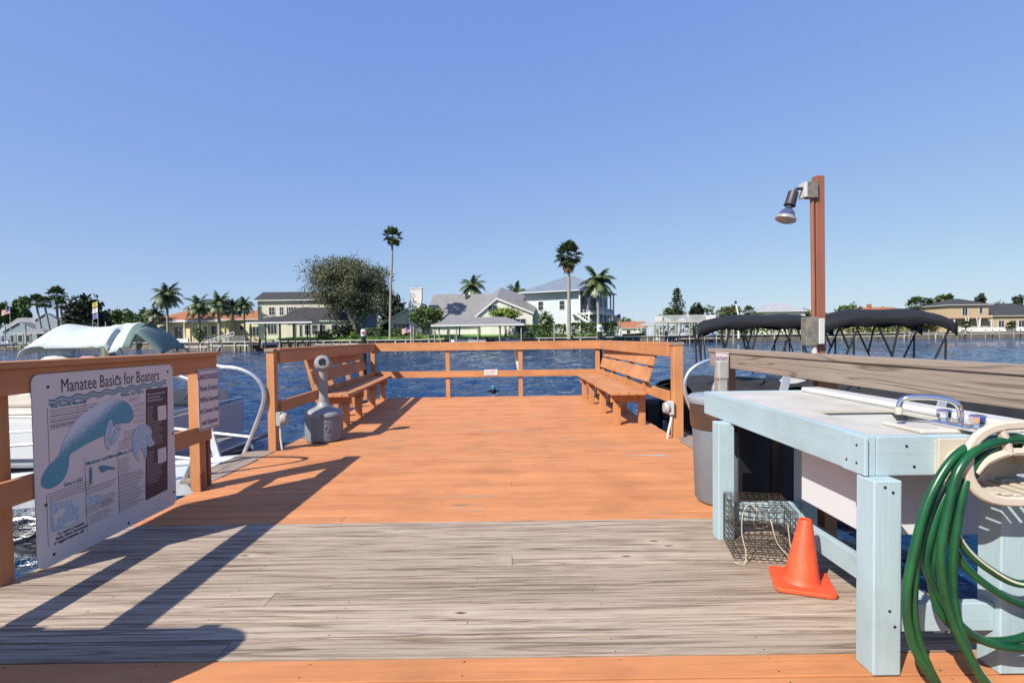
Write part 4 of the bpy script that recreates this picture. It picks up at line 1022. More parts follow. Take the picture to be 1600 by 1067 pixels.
def make_tree(name, label, px0, px1, pyt, pyb, Y, n=1500, leaf='leaf_green', size=.7, trunk_px=None, bark='bark', group=None, nb=14, base_z=LZ, cat='tree', limbs=True, depth=None, flat=1.0, twig=0):
    a = at(px0, (pyt+pyb)/2, Y); b = at(px1, (pyt+pyb)/2, Y); zt = Z_((px0+px1)/2, pyt, Y); zb = Z_((px0+px1)/2, pyb, Y)
    cx = (a.x+b.x)/2; W = (b.x-a.x)/2; Hc = (zt-zb)/2; zc = (zt+zb)/2; D = depth or W*.8
    tx = X_(trunk_px, Y) if trunk_px else cx
    t = thing(name, label, cat, (tx, Y, base_z), 0, group)
    blobs = []
    for k in range(nb):
        th = nr.rand()*6.28; ph = math.acos(1-2*nr.rand()); rr_ = .66*nr.rand()**.35
        f = .26+.2*nr.rand(); x = math.sin(ph)*math.cos(th)*rr_; y = math.sin(ph)*math.sin(th)*rr_; z = math.cos(ph)*rr_
        blobs.append((cx-tx+x*W, y*D, zc-base_z+z*Hc, W*f*1.15, D*f*1.15, Hc*f*flat*1.15))
    if twig:
        C = blob_points(blobs, n, .3); mi = (nr.rand(len(C)) < twig).astype(int)
        leaf_mesh('crown', C, size, leaf, t, mats=[leaf, 'leaf_twig'], mi=mi)
    else: leaf_mesh('crown', blob_points(blobs, n, .45), size, leaf, t)
    if limbs:
        tr_ = MB(); r = max(.12, W*.055); fork = Vector((0, 0, max(.6, (zb-base_z)*.85)))
        tr_.tube([(0, 0, -.3), (0.03*W, 0, fork.z*.5), fork], [r*1.25, r, r*.85], 10)
        for bb in blobs[:10]:
            e = Vector(bb[:3]); mid = fork.lerp(e, .5)+Vector((nr.randn()*.06*W, nr.randn()*.06*W, .05*W))
            tr_.tube(smooth_path([fork+Vector((0, 0, -.1)), mid, e], 3), [r*.55, r*.5, r*.45, r*.38, r*.3, r*.22, r*.12][:7], 6)
            for q in range(5 if twig else 2):
                e2 = e+Vector((nr.randn()*bb[3]*.7, nr.randn()*bb[4]*.7, abs(nr.randn())*bb[5]*.8)); tr_.tube([mid.lerp(e, .6), e.lerp(e2, .5)+Vector((0, 0, .1*W*.2)), e2], [r*.2, r*.13, r*.05], 5)
        tr_.build('trunk', bark, t, smooth=True)
    return t
def shrub(label, px0, px1, pyt, pyb, Y, n=500, leaf='leaf_green', size=.5, group=None, name='shrub', boxy=False, cat='shrub', flowers=0, depth=None):
    a = at(px0, pyb, Y); b = at(px1, pyb, Y); zt = Z_((px0+px1)/2, pyt, Y); zb = min(a.z, LZ)
    W = (b.x-a.x)/2; cx = (a.x+b.x)/2; Hc = zt-LZ; D = depth or min(W, 2.0)
    t = thing(name, label, cat, (cx, Y, LZ), 0, group)
    if boxy:
        C = np.stack([(nr.rand(n)*2-1)*W, (nr.rand(n)*2-1)*D*.5, Hc*nr.rand(n)**.7], 1)
        k = nr.randint(0, 3, n); C[k == 0, 2] = Hc*(.93+.1*nr.rand((k == 0).sum())); C[k == 1, 1] = -D*.5+.1*nr.randn((k == 1).sum())
    else:
        bl_ = [((nr.rand()*2-1)*W*.6, (nr.rand()*2-1)*D*.5, Hc*(.35+.3*nr.rand()), W*.42, D*.5, Hc*.38) for _ in range(7)]
        C = blob_points(bl_, n, .4); C[:, 2] = np.abs(C[:, 2])
    if flowers: leaf_mesh('foliage', C, size, leaf, t, mats=[leaf, 'flower_white'], mi=(nr.rand(len(C)) < flowers).astype(int))
    else: leaf_mesh('foliage', C, size, leaf, t)
    st = MB()
    for k in range(4): st.tube([(nr.randn()*.1*W, 0, -.2), (nr.randn()*.3*W, nr.randn()*.1, Hc*.6)], [.07, .03], 5)
    st.build('stem', 'bark_dark', t)
    return t
def frond_pinnate(m, base, az, el, L, droop, wid, seed):
    rr_ = random.Random(seed); p = Vector(base); d = Vector((math.cos(az)*math.cos(el), math.sin(az)*math.cos(el), math.sin(el))); n = 9; side = Vector((-math.sin(az), math.cos(az), 0)); prev = None
    for i in range(n+1):
        t = i/n; q = p.copy()
        if prev is not None:
            w_ = .035*(1-t*.7)*L/2.5
            m.add([prev-side*w_, q-side*w_, q+side*w_, prev+side*w_], [(0, 1, 2, 3)])
            if i > 1:
                ll = wid*math.sin(math.pi*min(1, t*.93+.05))**.6*(.8+.3*rr_.random())
                for s in (-1, 1):
                    for h in (0, .5):
                        c = prev.lerp(q, h); tip = c+side*s*ll+d*ll*.45+Vector((0, 0, -ll*(.35+.35*rr_.random())))
                        ww = d*L/n*.42
                        m.add([c-ww, c+ww, tip], [(0, 1, 2)])
        prev = q; p = p+d*(L/n); d = (d+Vector((0, 0, -droop/n*(1+t)))).normalized()
def fan_leaf(m, base, az, el, L, R0, seed):
    rr_ = random.Random(seed); d = Vector((math.cos(az)*math.cos(el), math.sin(az)*math.cos(el), math.sin(el))); side = Vector((-math.sin(az), math.cos(az), 0)); nrm = d.cross(side)
    c = Vector(base)+d*L; m.add([Vector(base)-side*.03, Vector(base)+side*.03, c+side*.03, c-side*.03], [(0, 1, 2, 3)])
    K = 11
    for k in range(K):
        a = R(-105+210*k/(K-1)); dirv = d*math.cos(a)+side*math.sin(a); tip = c+dirv*R0*(.75+.3*rr_.random())*(1-.15*abs(math.sin(a)))+Vector((0, 0, -R0*.25*rr_.random())); mid = c+dirv*R0*.5
        ww = (side*math.cos(a)-d*math.sin(a))*R0*.13
        m.add([c, mid-ww, tip, mid+ww], [(0, 1, 2, 3)])
def palm(label, px, pyt, pyb, Y, kind, cr, trunk_top=None, tr=.22, lean=0, name='palm_tree', group=None, nf=None, skirt=False, trunk_bot=None):
    """pyt: top of crown; pyb: where trunk meets the ground; cr crown radius in metres"""
    top = Z_(px, pyt, Y); x = X_(px, Y, pyt); z0 = LZ
    hub = top-cr*(.78 if kind == 'pinnate' else .85); t = thing(name, label, 'palm tree', (x-lean, Y, z0), 0, group)
    hz = hub-z0; sd = int(px*13)
    MB().tube(smooth_path([(0, 0, -.3), (lean*.3, 0, hz*.4), (lean*.75, 0, hz*.75), (lean, 0, hz)], 4), [tr*1.35]+[tr*1.05]*3+[tr*.95]*4+[tr*.9]*4+[tr*.85], 10).build('trunk', 'bark_palm', t, smooth=True)
    m = MB(); rr_ = random.Random(sd)
    if kind == 'pinnate':
        nf = (nf or 17)+6
        for k in range(nf): frond_pinnate(m, (lean, 0, hz), k*2.4+rr_.random()*.4, R(78-112*k/nf+rr_.uniform(-9, 9)), cr*rr_.uniform(1.0, 1.2), rr_.uniform(1.2, 1.75), cr*.3, sd+k)
        MB().tube([(lean, 0, hz-cr*.35), (lean, 0, hz-.05)], [tr*.75, tr*.55], 8).build('crownshaft', 'leaf_palm', t)
    else:
        nf = nf or 34
        for k in range(nf):
            el = R(80-125*(k/nf)+rr_.uniform(-12, 12)); fan_leaf(m, (lean, 0, hz), k*2.4+rr_.random()*.5, el, cr*.48*rr_.uniform(.8, 1.1), cr*.5, sd+k)
    m.build('crown', 'leaf_palm', t)
    if skirt:
        m = MB()
        for k in range(26): fan_leaf(m, (lean, 0, hz-.3-cr*.3*rr_.random()), k*2.4, R(-60-25*rr_.random()), cr*.3, cr*.42, sd+99+k)
        m.build('dead_fronds', 'frond_dead', t)
    return t
# ------------------------------------------------------------ buildings
def hip(m, x0, x1, y0, y1, z, h, ov=.5, ridge=None, th=.18):
    a0, a1, b0, b1 = x0-ov, x1+ov, y0-ov, y1+ov; W = a1-a0; D = b1-b0; q = min(W, D)/2
    if W >= D: r0_, r1_ = (a0+q, (b0+b1)/2, z+h), (a1-q, (b0+b1)/2, z+h)
    else: r0_, r1_ = ((a0+a1)/2, b0+q, z+h), ((a0+a1)/2, b1-q, z+h)
    vs = [(a0, b0, z), (a1, b0, z), (a1, b1, z), (a0, b1, z), r0_, r1_, (a0, b0, z-th), (a1, b0, z-th), (a1, b1, z-th), (a0, b1, z-th)]
    if W >= D: fs = [(0, 1, 5, 4), (2, 3, 4, 5), (1, 2, 5), (3, 0, 4)]
    else: fs = [(1, 2, 5, 4), (3, 0, 4, 5), (0, 1, 4), (2, 3, 5)]
    m.m = 0; m.add(vs, fs); m.m = 1; m.add(vs, [(0, 6, 7, 1), (1, 7, 8, 2), (2, 8, 9, 3), (3, 9, 6, 0), (9, 8, 7, 6)])
    return m
def gable(m, x0, x1, y0, y1, z, h, axis='x', ov=.5, th=.2):
    a0, a1, b0, b1 = x0-ov, x1+ov, y0-ov, y1+ov
    if axis == 'x': P = [(a0, b0, z), (a1, b0, z), (a1, (b0+b1)/2, z+h), (a0, (b0+b1)/2, z+h), (a0, b1, z), (a1, b1, z)]; sl = [(0, 1, 2, 3), (3, 2, 5, 4)]
    else: P = [(a0, b1, z), (a0, b0, z), ((a0+a1)/2, b0, z+h), ((a0+a1)/2, b1, z+h), (a1, b1, z), (a1, b0, z)]; sl = [(0, 1, 2, 3), (3, 2, 5, 4)]
    m.m = 0; m.add(P, sl); L = [Vector(p)-Vector((0, 0, th)) for p in P]; m.m = 1; m.add(P+L, [(6, 9, 8, 7), (9, 10, 11, 8), (0, 6, 7, 1), (4, 5, 11, 10), (1, 7, 8, 2), (2, 8, 11, 5), (0, 3, 9, 6), (3, 4, 10, 9)])
    return m
def walls(t, x0, x1, y0, y1, h, mat, gab=None, z0=-.3):
    m = MB().box((x0, y0, z0), (x1, y1, h))
    if gab:
        if gab[0] == 'y': m.add([(x0, y0, h), (x1, y0, h), ((x0+x1)/2, y0, h+gab[1]), (x0, y1, h), (x1, y1, h), ((x0+x1)/2, y1, h+gab[1])], [(0, 1, 2), (5, 4, 3), (0, 2, 5, 3), (1, 4, 5, 2)])
        else: m.add([(x0, y0, h), (x0, y1, h), (x0, (y0+y1)/2, h+gab[1]), (x1, y0, h), (x1, y1, h), (x1, (y0+y1)/2, h+gab[1])], [(0, 2, 1), (3, 4, 5), (0, 3, 5, 2), (1, 2, 5, 4)])
    return m.build('wall', mat, t)
def window(t, xc, zc, w, h, y, nx=2, nz=2, frame='trim', glass='glass_dark', shutters=None, name='window'):
    m = MB(); f = .09
    m.box((xc-w/2-f, y-.1, zc-h/2-f), (xc+w/2+f, y-.003, zc-h/2)); m.box((xc-w/2-f, y-.1, zc+h/2), (xc+w/2+f, y-.003, zc+h/2+f))
    m.box((xc-w/2-f, y-.1, zc-h/2), (xc-w/2, y-.003, zc+h/2)); m.box((xc+w/2, y-.1, zc-h/2), (xc+w/2+f, y-.003, zc+h/2))
    for i in range(1, nx): x = xc-w/2+w*i/nx; m.box((x-.03, y-.085, zc-h/2), (x+.03, y-.03, zc+h/2))
    for i in range(1, nz): z = zc-h/2+h*i/nz; m.box((xc-w/2, y-.08, z-.025), (xc+w/2, y-.032, z+.025))
    o = m.build(name, frame, t)
    MB().box((xc-w/2, y-.03, zc-h/2), (xc+w/2, y-.004, zc+h/2)).build('pane', glass, o)
    if shutters:
        for s in (-1, 1): MB().box((xc+s*(w/2+.3)-.17, y-.07, zc-h/2), (xc+s*(w/2+.3)+.17, y-.004, zc+h/2)).build('shutter', shutters, t)
    return o
def B(label, px, Y, name='house', cat='house', rz=0, z=LZ): return thing(name, label, cat, (X_(px, Y), Y, z), rz)
S_ = lambda Y: Y/F     # metres per photograph pixel at depth Y
# ---- yellow house with tiled roof
Y = 128; s = S_(Y); t = B('yellow single storey house with orange tiled roof and a row of palms in front', 240, Y)
w1 = 118*s; walls(t, 0, w1, 0, 12, 5.4, 'stucco_yellow'); walls(t, w1+.01, 172*s, 2.5, 13, 5.4, 'stucco_yellow')
hip(MB(), 0, w1, 0, 12, 5.6, 3.0, .8).build('roof', ['roof_tile', 'trim'], t); hip(MB(), w1+1.0, 172*s, 2.5, 13, 5.7, 2.9, .8).build('roof', ['roof_tile', 'trim'], t)
window(t, 15*s, 3.3, 1.7, 1.7, 0, 2, 2); window(t, 40*s, 2.4, 2.1, 3.0, 0, 2, 1, name='glass_door'); window(t, 78*s, 2.4, 2.0, 3.0, 0, 2, 1, name='glass_door')
window(t, 95*s, 3.0, 1.2, 1.9, 0, 1, 2); window(t, 130*s, 3.6, .8, .9, 2.5, 1, 1); window(t, 150*s, 2.6, 2.6, 2.4, 2.5, 3, 1)
for px in (28, 53, 66, 89, 116): MB().lathe([(.3, 0), (.3, .2), (.22, .3), (.22, 4.9), (.32, 5.1), (.32, 5.4)], (px*s, -1.0, 0), 12).build('column', 'stucco_yellow', t, smooth=True)
MB().box((24*s, -1.3, 5.05), (w1, -.6, 5.39)).build('porch_beam', 'trim', t)
MB().box((42*s, -2.2, 0), (62*s, -1.6, 1.0)).build('porch_wall', 'trim', t)
# ---- two storey cream house
Y = 126; s = S_(Y); t = B('cream two storey house with dark roof behind the open boathouse', 404, Y)
walls(t, 0, 115*s, 0, 9, 10.0, 'siding_cream'); gable(MB(), 0, 115*s, 0, 9, 10.1, 2.4, 'x', .8).build('roof', ['roof_shingle', 'trim'], t)
for px, w_ in ((22, 1.4), (37, .9), (52, 1.2)): window(t, px*s, 7.4, w_, 1.9, 0, 2, 2, shutters='roof_shingle' if px == 52 else None)
window(t, 75*s, 7.4, 1.2, 1.9, 0, 2, 2, shutters='roof_shingle'); window(t, 22*s, 3, 2.2, 2.4, 0, 3, 1)
walls(t, 62*s, 150*s, -6, -.02, 4.6, 'siding_cream')
hip(MB(), 50*s, 150*s, -6, -.05, 4.7, 3.3, .6).build('roof', ['roof_shingle', 'trim'], t)
for px in (73, 82): window(t, px*s, 2.4, .6, 2.8, -6, 1, 1, glass='glass_dark')
for px in (92, 103, 114, 132): window(t, px*s, 2.6, 1.35, 2.2, -6, 1, 2)
walls(t, 150*s+.02, 172*s, -1.5, 8, 7.6, 'siding_grey'); gable(MB(), 150*s, 172*s, -1.5, 8, 7.7, 1.5, 'y', .5).build('roof', ['roof_shingle', 'trim'], t)
window(t, 160*s, 6.0, 1.1, 1.5, -1.5, 1, 2); window(t, 160*s, 2.6, 1.5, 2.2, -1.5, 2, 1)
# ---- white house with grey metal roofs
Y = 122; s = S_(Y); t = B('white house with sprawling grey metal gable roofs and a stout chimney', 608, Y)
x1 = 44*s
m = MB(); m.add([(0, 0, -.3), (x1, 0, -.3), (x1, 0, 8.6), (0, 0, 4.4), (0, 12, -.3), (x1, 12, -.3), (x1, 12, 8.6), (0, 12, 4.4)], [(0, 1, 2, 3), (7, 6, 5, 4), (0, 3, 7, 4), (1, 5, 6, 2)]); m.build('wall', 'stucco_white', t)
m = MB(); P = [(-2.0, -.8, 3.7), (x1+.4, -.8, 9.0), (x1+.4, 12.5, 9.0), (-2.0, 12.5, 3.7)]; m.add(P, [(0, 1, 2, 3)]); m.m = 1; m.add(P+[Vector(p)-Vector((0, 0, .4)) for p in P], [(4, 7, 6, 5), (0, 4, 5, 1), (1, 5, 6, 2), (2, 6, 7, 3), (3, 7, 4, 0)]); m.build('roof', ['roof_metal', 'trim'], t)
window(t, 10*s, 2.4, .8, 2.8, 0, 1, 1); window(t, 17*s, 2.4, .8, 2.8, 0, 1, 1); window(t, 27*s, 2.4, 2.4, 2.6, 0, 2, 1)
ch = MB(); ch.box((33*s, -1.3, -.3), (52*s, .3, 8.4)); ch.add([(33*s, -1.3, 8.4), (52*s, -1.3, 8.4), (52*s, .3, 8.4), (33*s, .3, 8.4), (36*s, -1.2, 9.6), (53.5*s, -1.2, 9.6), (53.5*s, .2, 9.6), (36*s, .2, 9.6)], [(0, 1, 5, 4), (1, 2, 6, 5), (2, 3, 7, 6), (3, 0, 4, 7)])
ch.box((36*s, -1.2, 9.6), (53.5*s, .2, 11.9)); ch.box((35*s, -1.3, 11.9), (54.5*s, .3, 12.15)); ch.build('chimney', 'stucco_white', t)
MB().box((43*s, -.7, 12.15), (46*s, -.3, 12.7)).build('chimney_pot', 'grey_plastic', t)
x2, x3 = 52*s, 170*s
walls(t, 53.6*s, x3, 1, 12, 5.2, 'stucco_white')
m = MB(); P = [(x2+.2, -.6, 4.6), (x3, -.6, 4.6), (x3, 6.5, 11.2), (x2+2.0, 6.5, 11.2), (x2+.2, 13, 4.6), (x3, 13, 4.6)]; m.add(P, [(0, 1, 2, 3), (3, 2, 5, 4)]); m.m = 1; m.add(P+[Vector(p)-Vector((0, 0, .35)) for p in P], [(0, 6, 7, 1), (6, 9, 8, 7), (9, 10, 11, 8), (0, 3, 9, 6), (3, 4, 10, 9), (1, 7, 8, 2), (2, 8, 11, 5)]); m.build('roof', ['roof_metal', 'trim'], t)
MB().box((117*s, 5, 9.6), (121*s, 5.5, 11.6)).build('roof_vent', 'piling_dark', t)
ox_ = Vector((X_(608, Y), Y, LZ))
def lp(px, py, yy): return at(px, py, yy)-ox_
yf, yk = 119.0, 127.0
wl = [lp(745, 494, yf+.5), lp(776, 468, yf+.5), lp(832, 488, yf+.5)]
m = MB(); lo3 = [Vector((q.x, q.y, -.3)) for q in (wl[0], wl[2])]; bk3 = [Vector((q.x, 11, q.z)) for q in (wl[0], wl[2])]; bl3 = [Vector((q.x, 11, -.3)) for q in (wl[0], wl[2])]
m.add([lo3[0], lo3[1], wl[2], wl[1], wl[0], bl3[0], bl3[1], bk3[1], bk3[0]], [(0, 1, 2, 3, 4), (1, 6, 7, 2), (0, 4, 8, 5), (5, 8, 7, 6)]); m.build('wall', 'stucco_white', t)
P = [lp(742, 494, yf), lp(776, 465, yf), lp(834, 488, yf), lp(842, 469, yk), lp(783, 449, yk), lp(762, 463, yk)]; bkz = [Vector((q.x, 13, q.z-3.5)) for q in (P[3], P[4], P[5])]
m = MB(); m.add(P+bkz, [(1, 2, 3, 4), (0, 1, 4, 5), (4, 3, 6, 7), (5, 4, 7, 8)]); m.m = 1
dn = [Vector(q)-Vector((0, 0, .45)) for q in P]; m.add(P+dn, [(0, 6, 7, 1), (1, 7, 8, 2), (2, 8, 9, 3), (0, 5, 11, 6), (6, 11, 10, 7), (7, 10, 9, 8)]); m.build('roof', ['roof_metal', 'trim'], t)
window(t, 163*s, 7.0, 2.0, 1.4, -2.5, 2, 1)
window(t, 205*s, 3.0, 2.4, 3.0, -2.5, 2, 1)
MB().box((232*s, -1.5, 3.0), (242*s, 2.5, 3.3)).build('awning', 'trim', t)
# ---- pale blue raised house, turned so two sides show
Y = 118; s = S_(Y); t = B('tall pale blue raised house with white stairs and hipped metal roof', 906, Y, rz=R(-24))
L1, L2 = -13.6, 12.5   # left wall runs to -x, porch side runs back along +y
walls(t, L1, 0, 0, 14, 10.6, 'siding_blue')
t2 = MB(); hip(t2, L1, 4.4, -1.0, 15, 10.8, 4.3, .9); t2.build('roof', ['roof_metal_blue', 'trim'], t)
window(t, -4.2, 7.6, 1.2, 2.0, 0, 1, 2); window(t, -9.5, 7.6, 1.2, 2.0, 0, 1, 2)
MB().box((.02, -.9, 5.2), (5.0, 14.5, 5.6)).build('porch_floor', 'trim', t)
MB().box((.02, 1.2, -.3), (3.6, 14, 5.19)).build('lower_wall', 'siding_grey', t)  # porch shade put into the colour: both walls darker than the sunlit siding
MB().box((.02, 1.2, 5.61), (3.0, 14, 10.5)).build('porch_wall', 'siding_grey', t)
for x, y in ((.25, -.7), (2.4, -.7), (4.7, -.7), (4.7, 3), (4.7, 7), (4.7, 11), (4.7, 14.2)):
    MB().box((x-.16, y-.16, -.3), (x+.16, y+.16, 10.6)).build('porch_post', 'trim', t)
for (xa, ya, xb, yb) in ((2.4, -.72, 4.7, -.72), (4.72, -.7, 4.72, 14)):
    m = MB(); m.beam((xa, ya, 6.75), (xb, yb, 6.75), .1, .12); m.beam((xa, ya, 5.8), (xb, yb, 5.8), .08, .08); n_ = int((Vector((xb-xa, yb-ya, 0))).length/.3)
    for k in range(n_): q = Vector((xa, ya, 5.6)).lerp(Vector((xb, yb, 5.6)), k/n_); m.box((q.x-.03, q.y-.03, 5.6), (q.x+.03, q.y+.03, 6.75))
    m.build('balustrade', 'trim', t)
for k in range(3):
    m = MB(); m.tube(smooth_path([(2.5+k*.75, -.85, 6.7), (2.87+k*.75, -.87, 6.3), (3.25+k*.75, -.85, 6.7)], 4), .12, 6); m.build('garland', 'leaf_dark', t)
m = MB(); m.beam((-1.2, -1.5, 5.9), (6.6, -1.5, .4), .12, .4); m.beam((-1.2, -.95, 5.4), (6.6, -.95, -.1), .12, .4); m.beam((-1.2, -1.5, 6.9), (6.6, -1.5, 1.4), .1, .12)
for k in range(16): q = Vector((-1.2, -1.5, 5.9)).lerp(Vector((6.6, -1.5, .4)), k/15.5); m.box((q.x-.04, q.y-.04, q.z), (q.x+.04, q.y+.04, q.z+1.0)); m.box((q.x-.25, -1.45, q.z-.5), (q.x+.25, -1.0, q.z-.42))
m.build('stairs', 'trim', t)
MB().box((-1.7, -1.55, 5.3), (.0, -.02, 5.55)).build('landing', 'trim', t)
for x in (.9, 2.9): window(t, x, 8.0, 1.3, 3.2, 1.2, 2, 1, name='glass_door')
m = MB().box((3.0, 2, 6.2), (3.05, 6, 8.6)); m.build('window', 'glass_dark', t); MB().box((3.6, 2.5, 1), (3.66, 5.5, 3.6)).build('window', 'glass_dark', t)
window(t, 1.8, 2.2, 1.6, 2.6, 1.2, 2, 1)
# ---- left gables (blue grey house)
Y = 200; s = S_(Y); t = B('blue grey gabled house half hidden behind tall palms at far left', 2, Y)
walls(t, 6*s, 88*s, 0, 12, 6, 'siding_grey'); gable(MB(), 6*s, 88*s, 0, 12, 6, 4.6, 'x', .6).build('roof', ['roof_metal', 'trim'], t)
walls(t, 20*s, 70*s, -4, -.02, 4.9, 'siding_grey', ('y', 3.6)); gable(MB(), 20*s, 70*s, -4, -.1, 4.9, 3.7, 'y', .6).build('roof', ['roof_metal', 'trim'], t)
walls(t, 62*s, 94*s, -2, -.02, 9.2, 'siding_grey', ('y', 2.6)); gable(MB(), 62*s, 94*s, -2, -.1, 9.2, 2.7, 'y', .5).build('roof', ['roof_metal', 'trim'], t)
for px in (32, 45, 58): window(t, px*s, 2.2, 1.6, 2.6, -4, 1, 1)
# ---- far white hip house, tiled house, tan house on the right
Y = 205; s = S_(Y); t = B('distant white house with low grey hipped roof above the left black canopy', 1192, Y)
walls(t, 2*s, 66*s, 0, 10, 9.0, 'stucco_white'); hip(MB(), 0, 66*s, 0, 10, 9.2, 3.6, .9).build('roof', ['roof_metal_light', 'trim'], t)
for px, w_ in ((10, 2), (27, 4.5), (44, 3), (56, 1.5)): window(t, px*s, 7.0, w_, 2.0, 0, 2, 1)
Y = 198; s = S_(Y); t = B('distant low house with orange tiled hipped roof above the right black canopy', 1344, Y)
walls(t, 2*s, 92*s, 0, 12, 6.5, 'stucco_tan'); hip(MB(), 0, 92*s, 0, 12, 6.7, 3.6, .8).build('roof', ['roof_tile', 'trim'], t)
for px in (20, 45, 70): window(t, px*s, 3.6, 2.4, 2.2, 0, 2, 1)
MB().box((28*s, 5, 9), (32*s, 6.5, 11.5)).build('chimney', 'roof_tile', t)
Y = 176; s = S_(Y); t = B('tan two storey house with dark hipped roof and wing at far right', 1482, Y)
walls(t, 0, 62*s, 0, 11, 9.3, 'stucco_tan'); hip(MB(), 0, 62*s, 0, 11, 9.4, 2.4, .9).build('roof', ['roof_shingle', 'trim'], t)
walls(t, 62*s+.02, 160*s, 2.5, 14, 5.4, 'stucco_tan'); hip(MB(), 58*s, 165*s, 2.5, 14, 5.5, 4.6, .8).build('roof', ['roof_shingle', 'trim'], t)
MB().box((0, -2.0, 4.4), (60*s, -.02, 4.75)).build('balcony', 'trim_brown', t)
MB().box((0, -2.0, 4.76), (60*s, -1.9, 5.7)).build('balcony_rail', 'stucco_tan', t)
window(t, 25*s, 6.9, 1.8, 3.0, 0, 2, 1, name='glass_door'); window(t, 50*s, 7.4, 1.1, 2.0, 0, 1, 2); window(t, 28*s, 2.2, 2.6, 2.6, 0, 2, 1); window(t, 11*s, 2.0, 1.6, 2.6, 0, 2, 1)
for px in (75, 93, 112, 125): window(t, px*s, 2.3, 1.9, 3.0, 2.5, 2, 1, name='glass_door')
for x in (.3, 20*s, 40*s, 59*s): MB().box((x-.14, -2.0, 0), (x+.14, -1.72, 4.39)).build('porch_post', 'trim', t)
for x0_, x1_ in ((14, 18), (18, 22), (36, 34), (38, 40)): MB().beam((x0_*s, -2.6, .1), (x1_*s, -2.3, 5.0), .16, .16).build('awning_pole', 'trim', t)
# small sheds beyond the inlet
Y = 205; s = S_(Y)
t = B('small orange roofed shed beyond the inlet left of the raised boat deck', 972, Y, 'shed', 'shed'); walls(t, 0, 38*s, 0, 6, 3.2, 'trim'); gable(MB(), 0, 38*s, 0, 6, 3.3, 2.6, 'x', .6).build('roof', ['roof_tile', 'trim'], t)
window(t, 10*s, 1.8, 1.5, 1.3, 0, 1, 1)
t = B('long grey roofed boat shelter beyond the inlet', 1002, Y-8, 'boat_shelter', 'boat shelter'); hip(MB(), 0, 55*s, 0, 6, 4.2, 1.2, .4).build('roof', ['roof_metal_light', 'trim'], t)
for x in (0, 13, 27, 41, 55):
    for y in (0, 6): MB().box((x*s-.12, y-.12, -1), (x*s+.12, y+.12, 4.1)).build('post', 'trim', t)
# ------------------------------------------------------------ boathouses, docks
WZ = -.9
def piles(t, pts, z1, r=.14, mat='piling_far'):
    for x, y in pts: MB().lathe([(r, -3-0), (r, z1), (r*.9, z1+.05), (0, z1+.06)], (x, y, 0), 10).build('piling', mat, t, smooth=True)
def boathouse(label, px0, px1, Y, zroof, hr, mat, D=6, deckz=.55, pm='piling_far', xs=5):
    x0, x1 = X_(px0, Y), X_(px1, Y); t = thing('boathouse', label, 'boathouse', (x0, Y, 0)); W = x1-x0
    hip(MB(), .4, W-.4, 0, D, zroof, hr, .4, th=.3).build('roof', [mat, 'trim'], t)
    pts = [(.7+(W-1.4)*k/(xs-1), y) for k in range(xs) for y in (.2, D-.2)]
    piles(t, pts, zroof-.3, .15, pm)
    MB().box((0, D-1.4, deckz-.15), (W, D+.2, deckz)).build('deck_walkway', 'grey_plastic', t); MB().box((-.3, -.2, deckz-.15), (1.4, D-1.45, deckz)).build('deck_walkway', 'grey_plastic', t)
    return t, x0, W
def small_boat(label, x, y, z, L, rz=0, hull='gelcoat', top=None, stripe=None, name='motor_boat', outb=True, lift=False):
    t = thing(name, label, 'boat', (x, y, z), rz); W = L*.32; n = 10; m = MB(); secs = []
    for i in range(n+1):
        u = i/n; hw = W/2*(1-max(0, (u-.45)/.55)**2.2*.97); sh = .75*L/6*(1+.35*u*u); kz = .25*max(0, u-.7)/.3*L/6
        secs.append([(L*(u-.5), -hw, sh), (L*(u-.5), -hw*.85, sh*.4+kz*.5), (L*(u-.5), 0, kz*.9), (L*(u-.5), hw*.85, sh*.4+kz*.5), (L*(u-.5), hw, sh), (L*(u-.5), hw*.8, sh-.02), (L*(u-.5), 0, sh-.25*(u < .65)), (L*(u-.5), -hw*.8, sh-.02)])
    b = []; fs = []
    for sct in secs: b += sct
    for i in range(n):
        for k in range(8): fs.append((i*8+k, i*8+(k+1) % 8, (i+1)*8+(k+1) % 8, (i+1)*8+k))
    fs += [tuple(range(8))[::-1], tuple(n*8+k for k in range(8))]; m.add(b, fs); m.build('hull', hull, t, smooth=True)
    sc_ = L/6
    MB().box((-.4*sc_, -.35*sc_, .5*sc_), (.4*sc_, .35*sc_, 1.35*sc_)).build('console', 'gelcoat', t, bevel=.06)
    MB().box((.2*sc_, -.33*sc_, 1.36*sc_), (.26*sc_, .33*sc_, 1.75*sc_)).build('windshield', 'glass_dark', t)
    if outb: MB().box((-L/2-.45*sc_, -.22*sc_, .1*sc_), (-L/2-.01, .22*sc_, 1.35*sc_)).build('outboard_motor', 'black', t, bevel=.1)
    if top:
        MB().box((-1.1*sc_, -.75*sc_, 2.55*sc_), (.8*sc_, .75*sc_, 2.65*sc_)).build('hard_top', top, t, bevel=.03)
        for sx in (-.7, .45):
            for sy in (-.55, .55): MB().tube([(sx*sc_, sy*sc_*.8, .6*sc_), (sx*sc_, sy*sc_, 2.56*sc_)], .035, 6).build('top_post', 'alu', t)
    return t
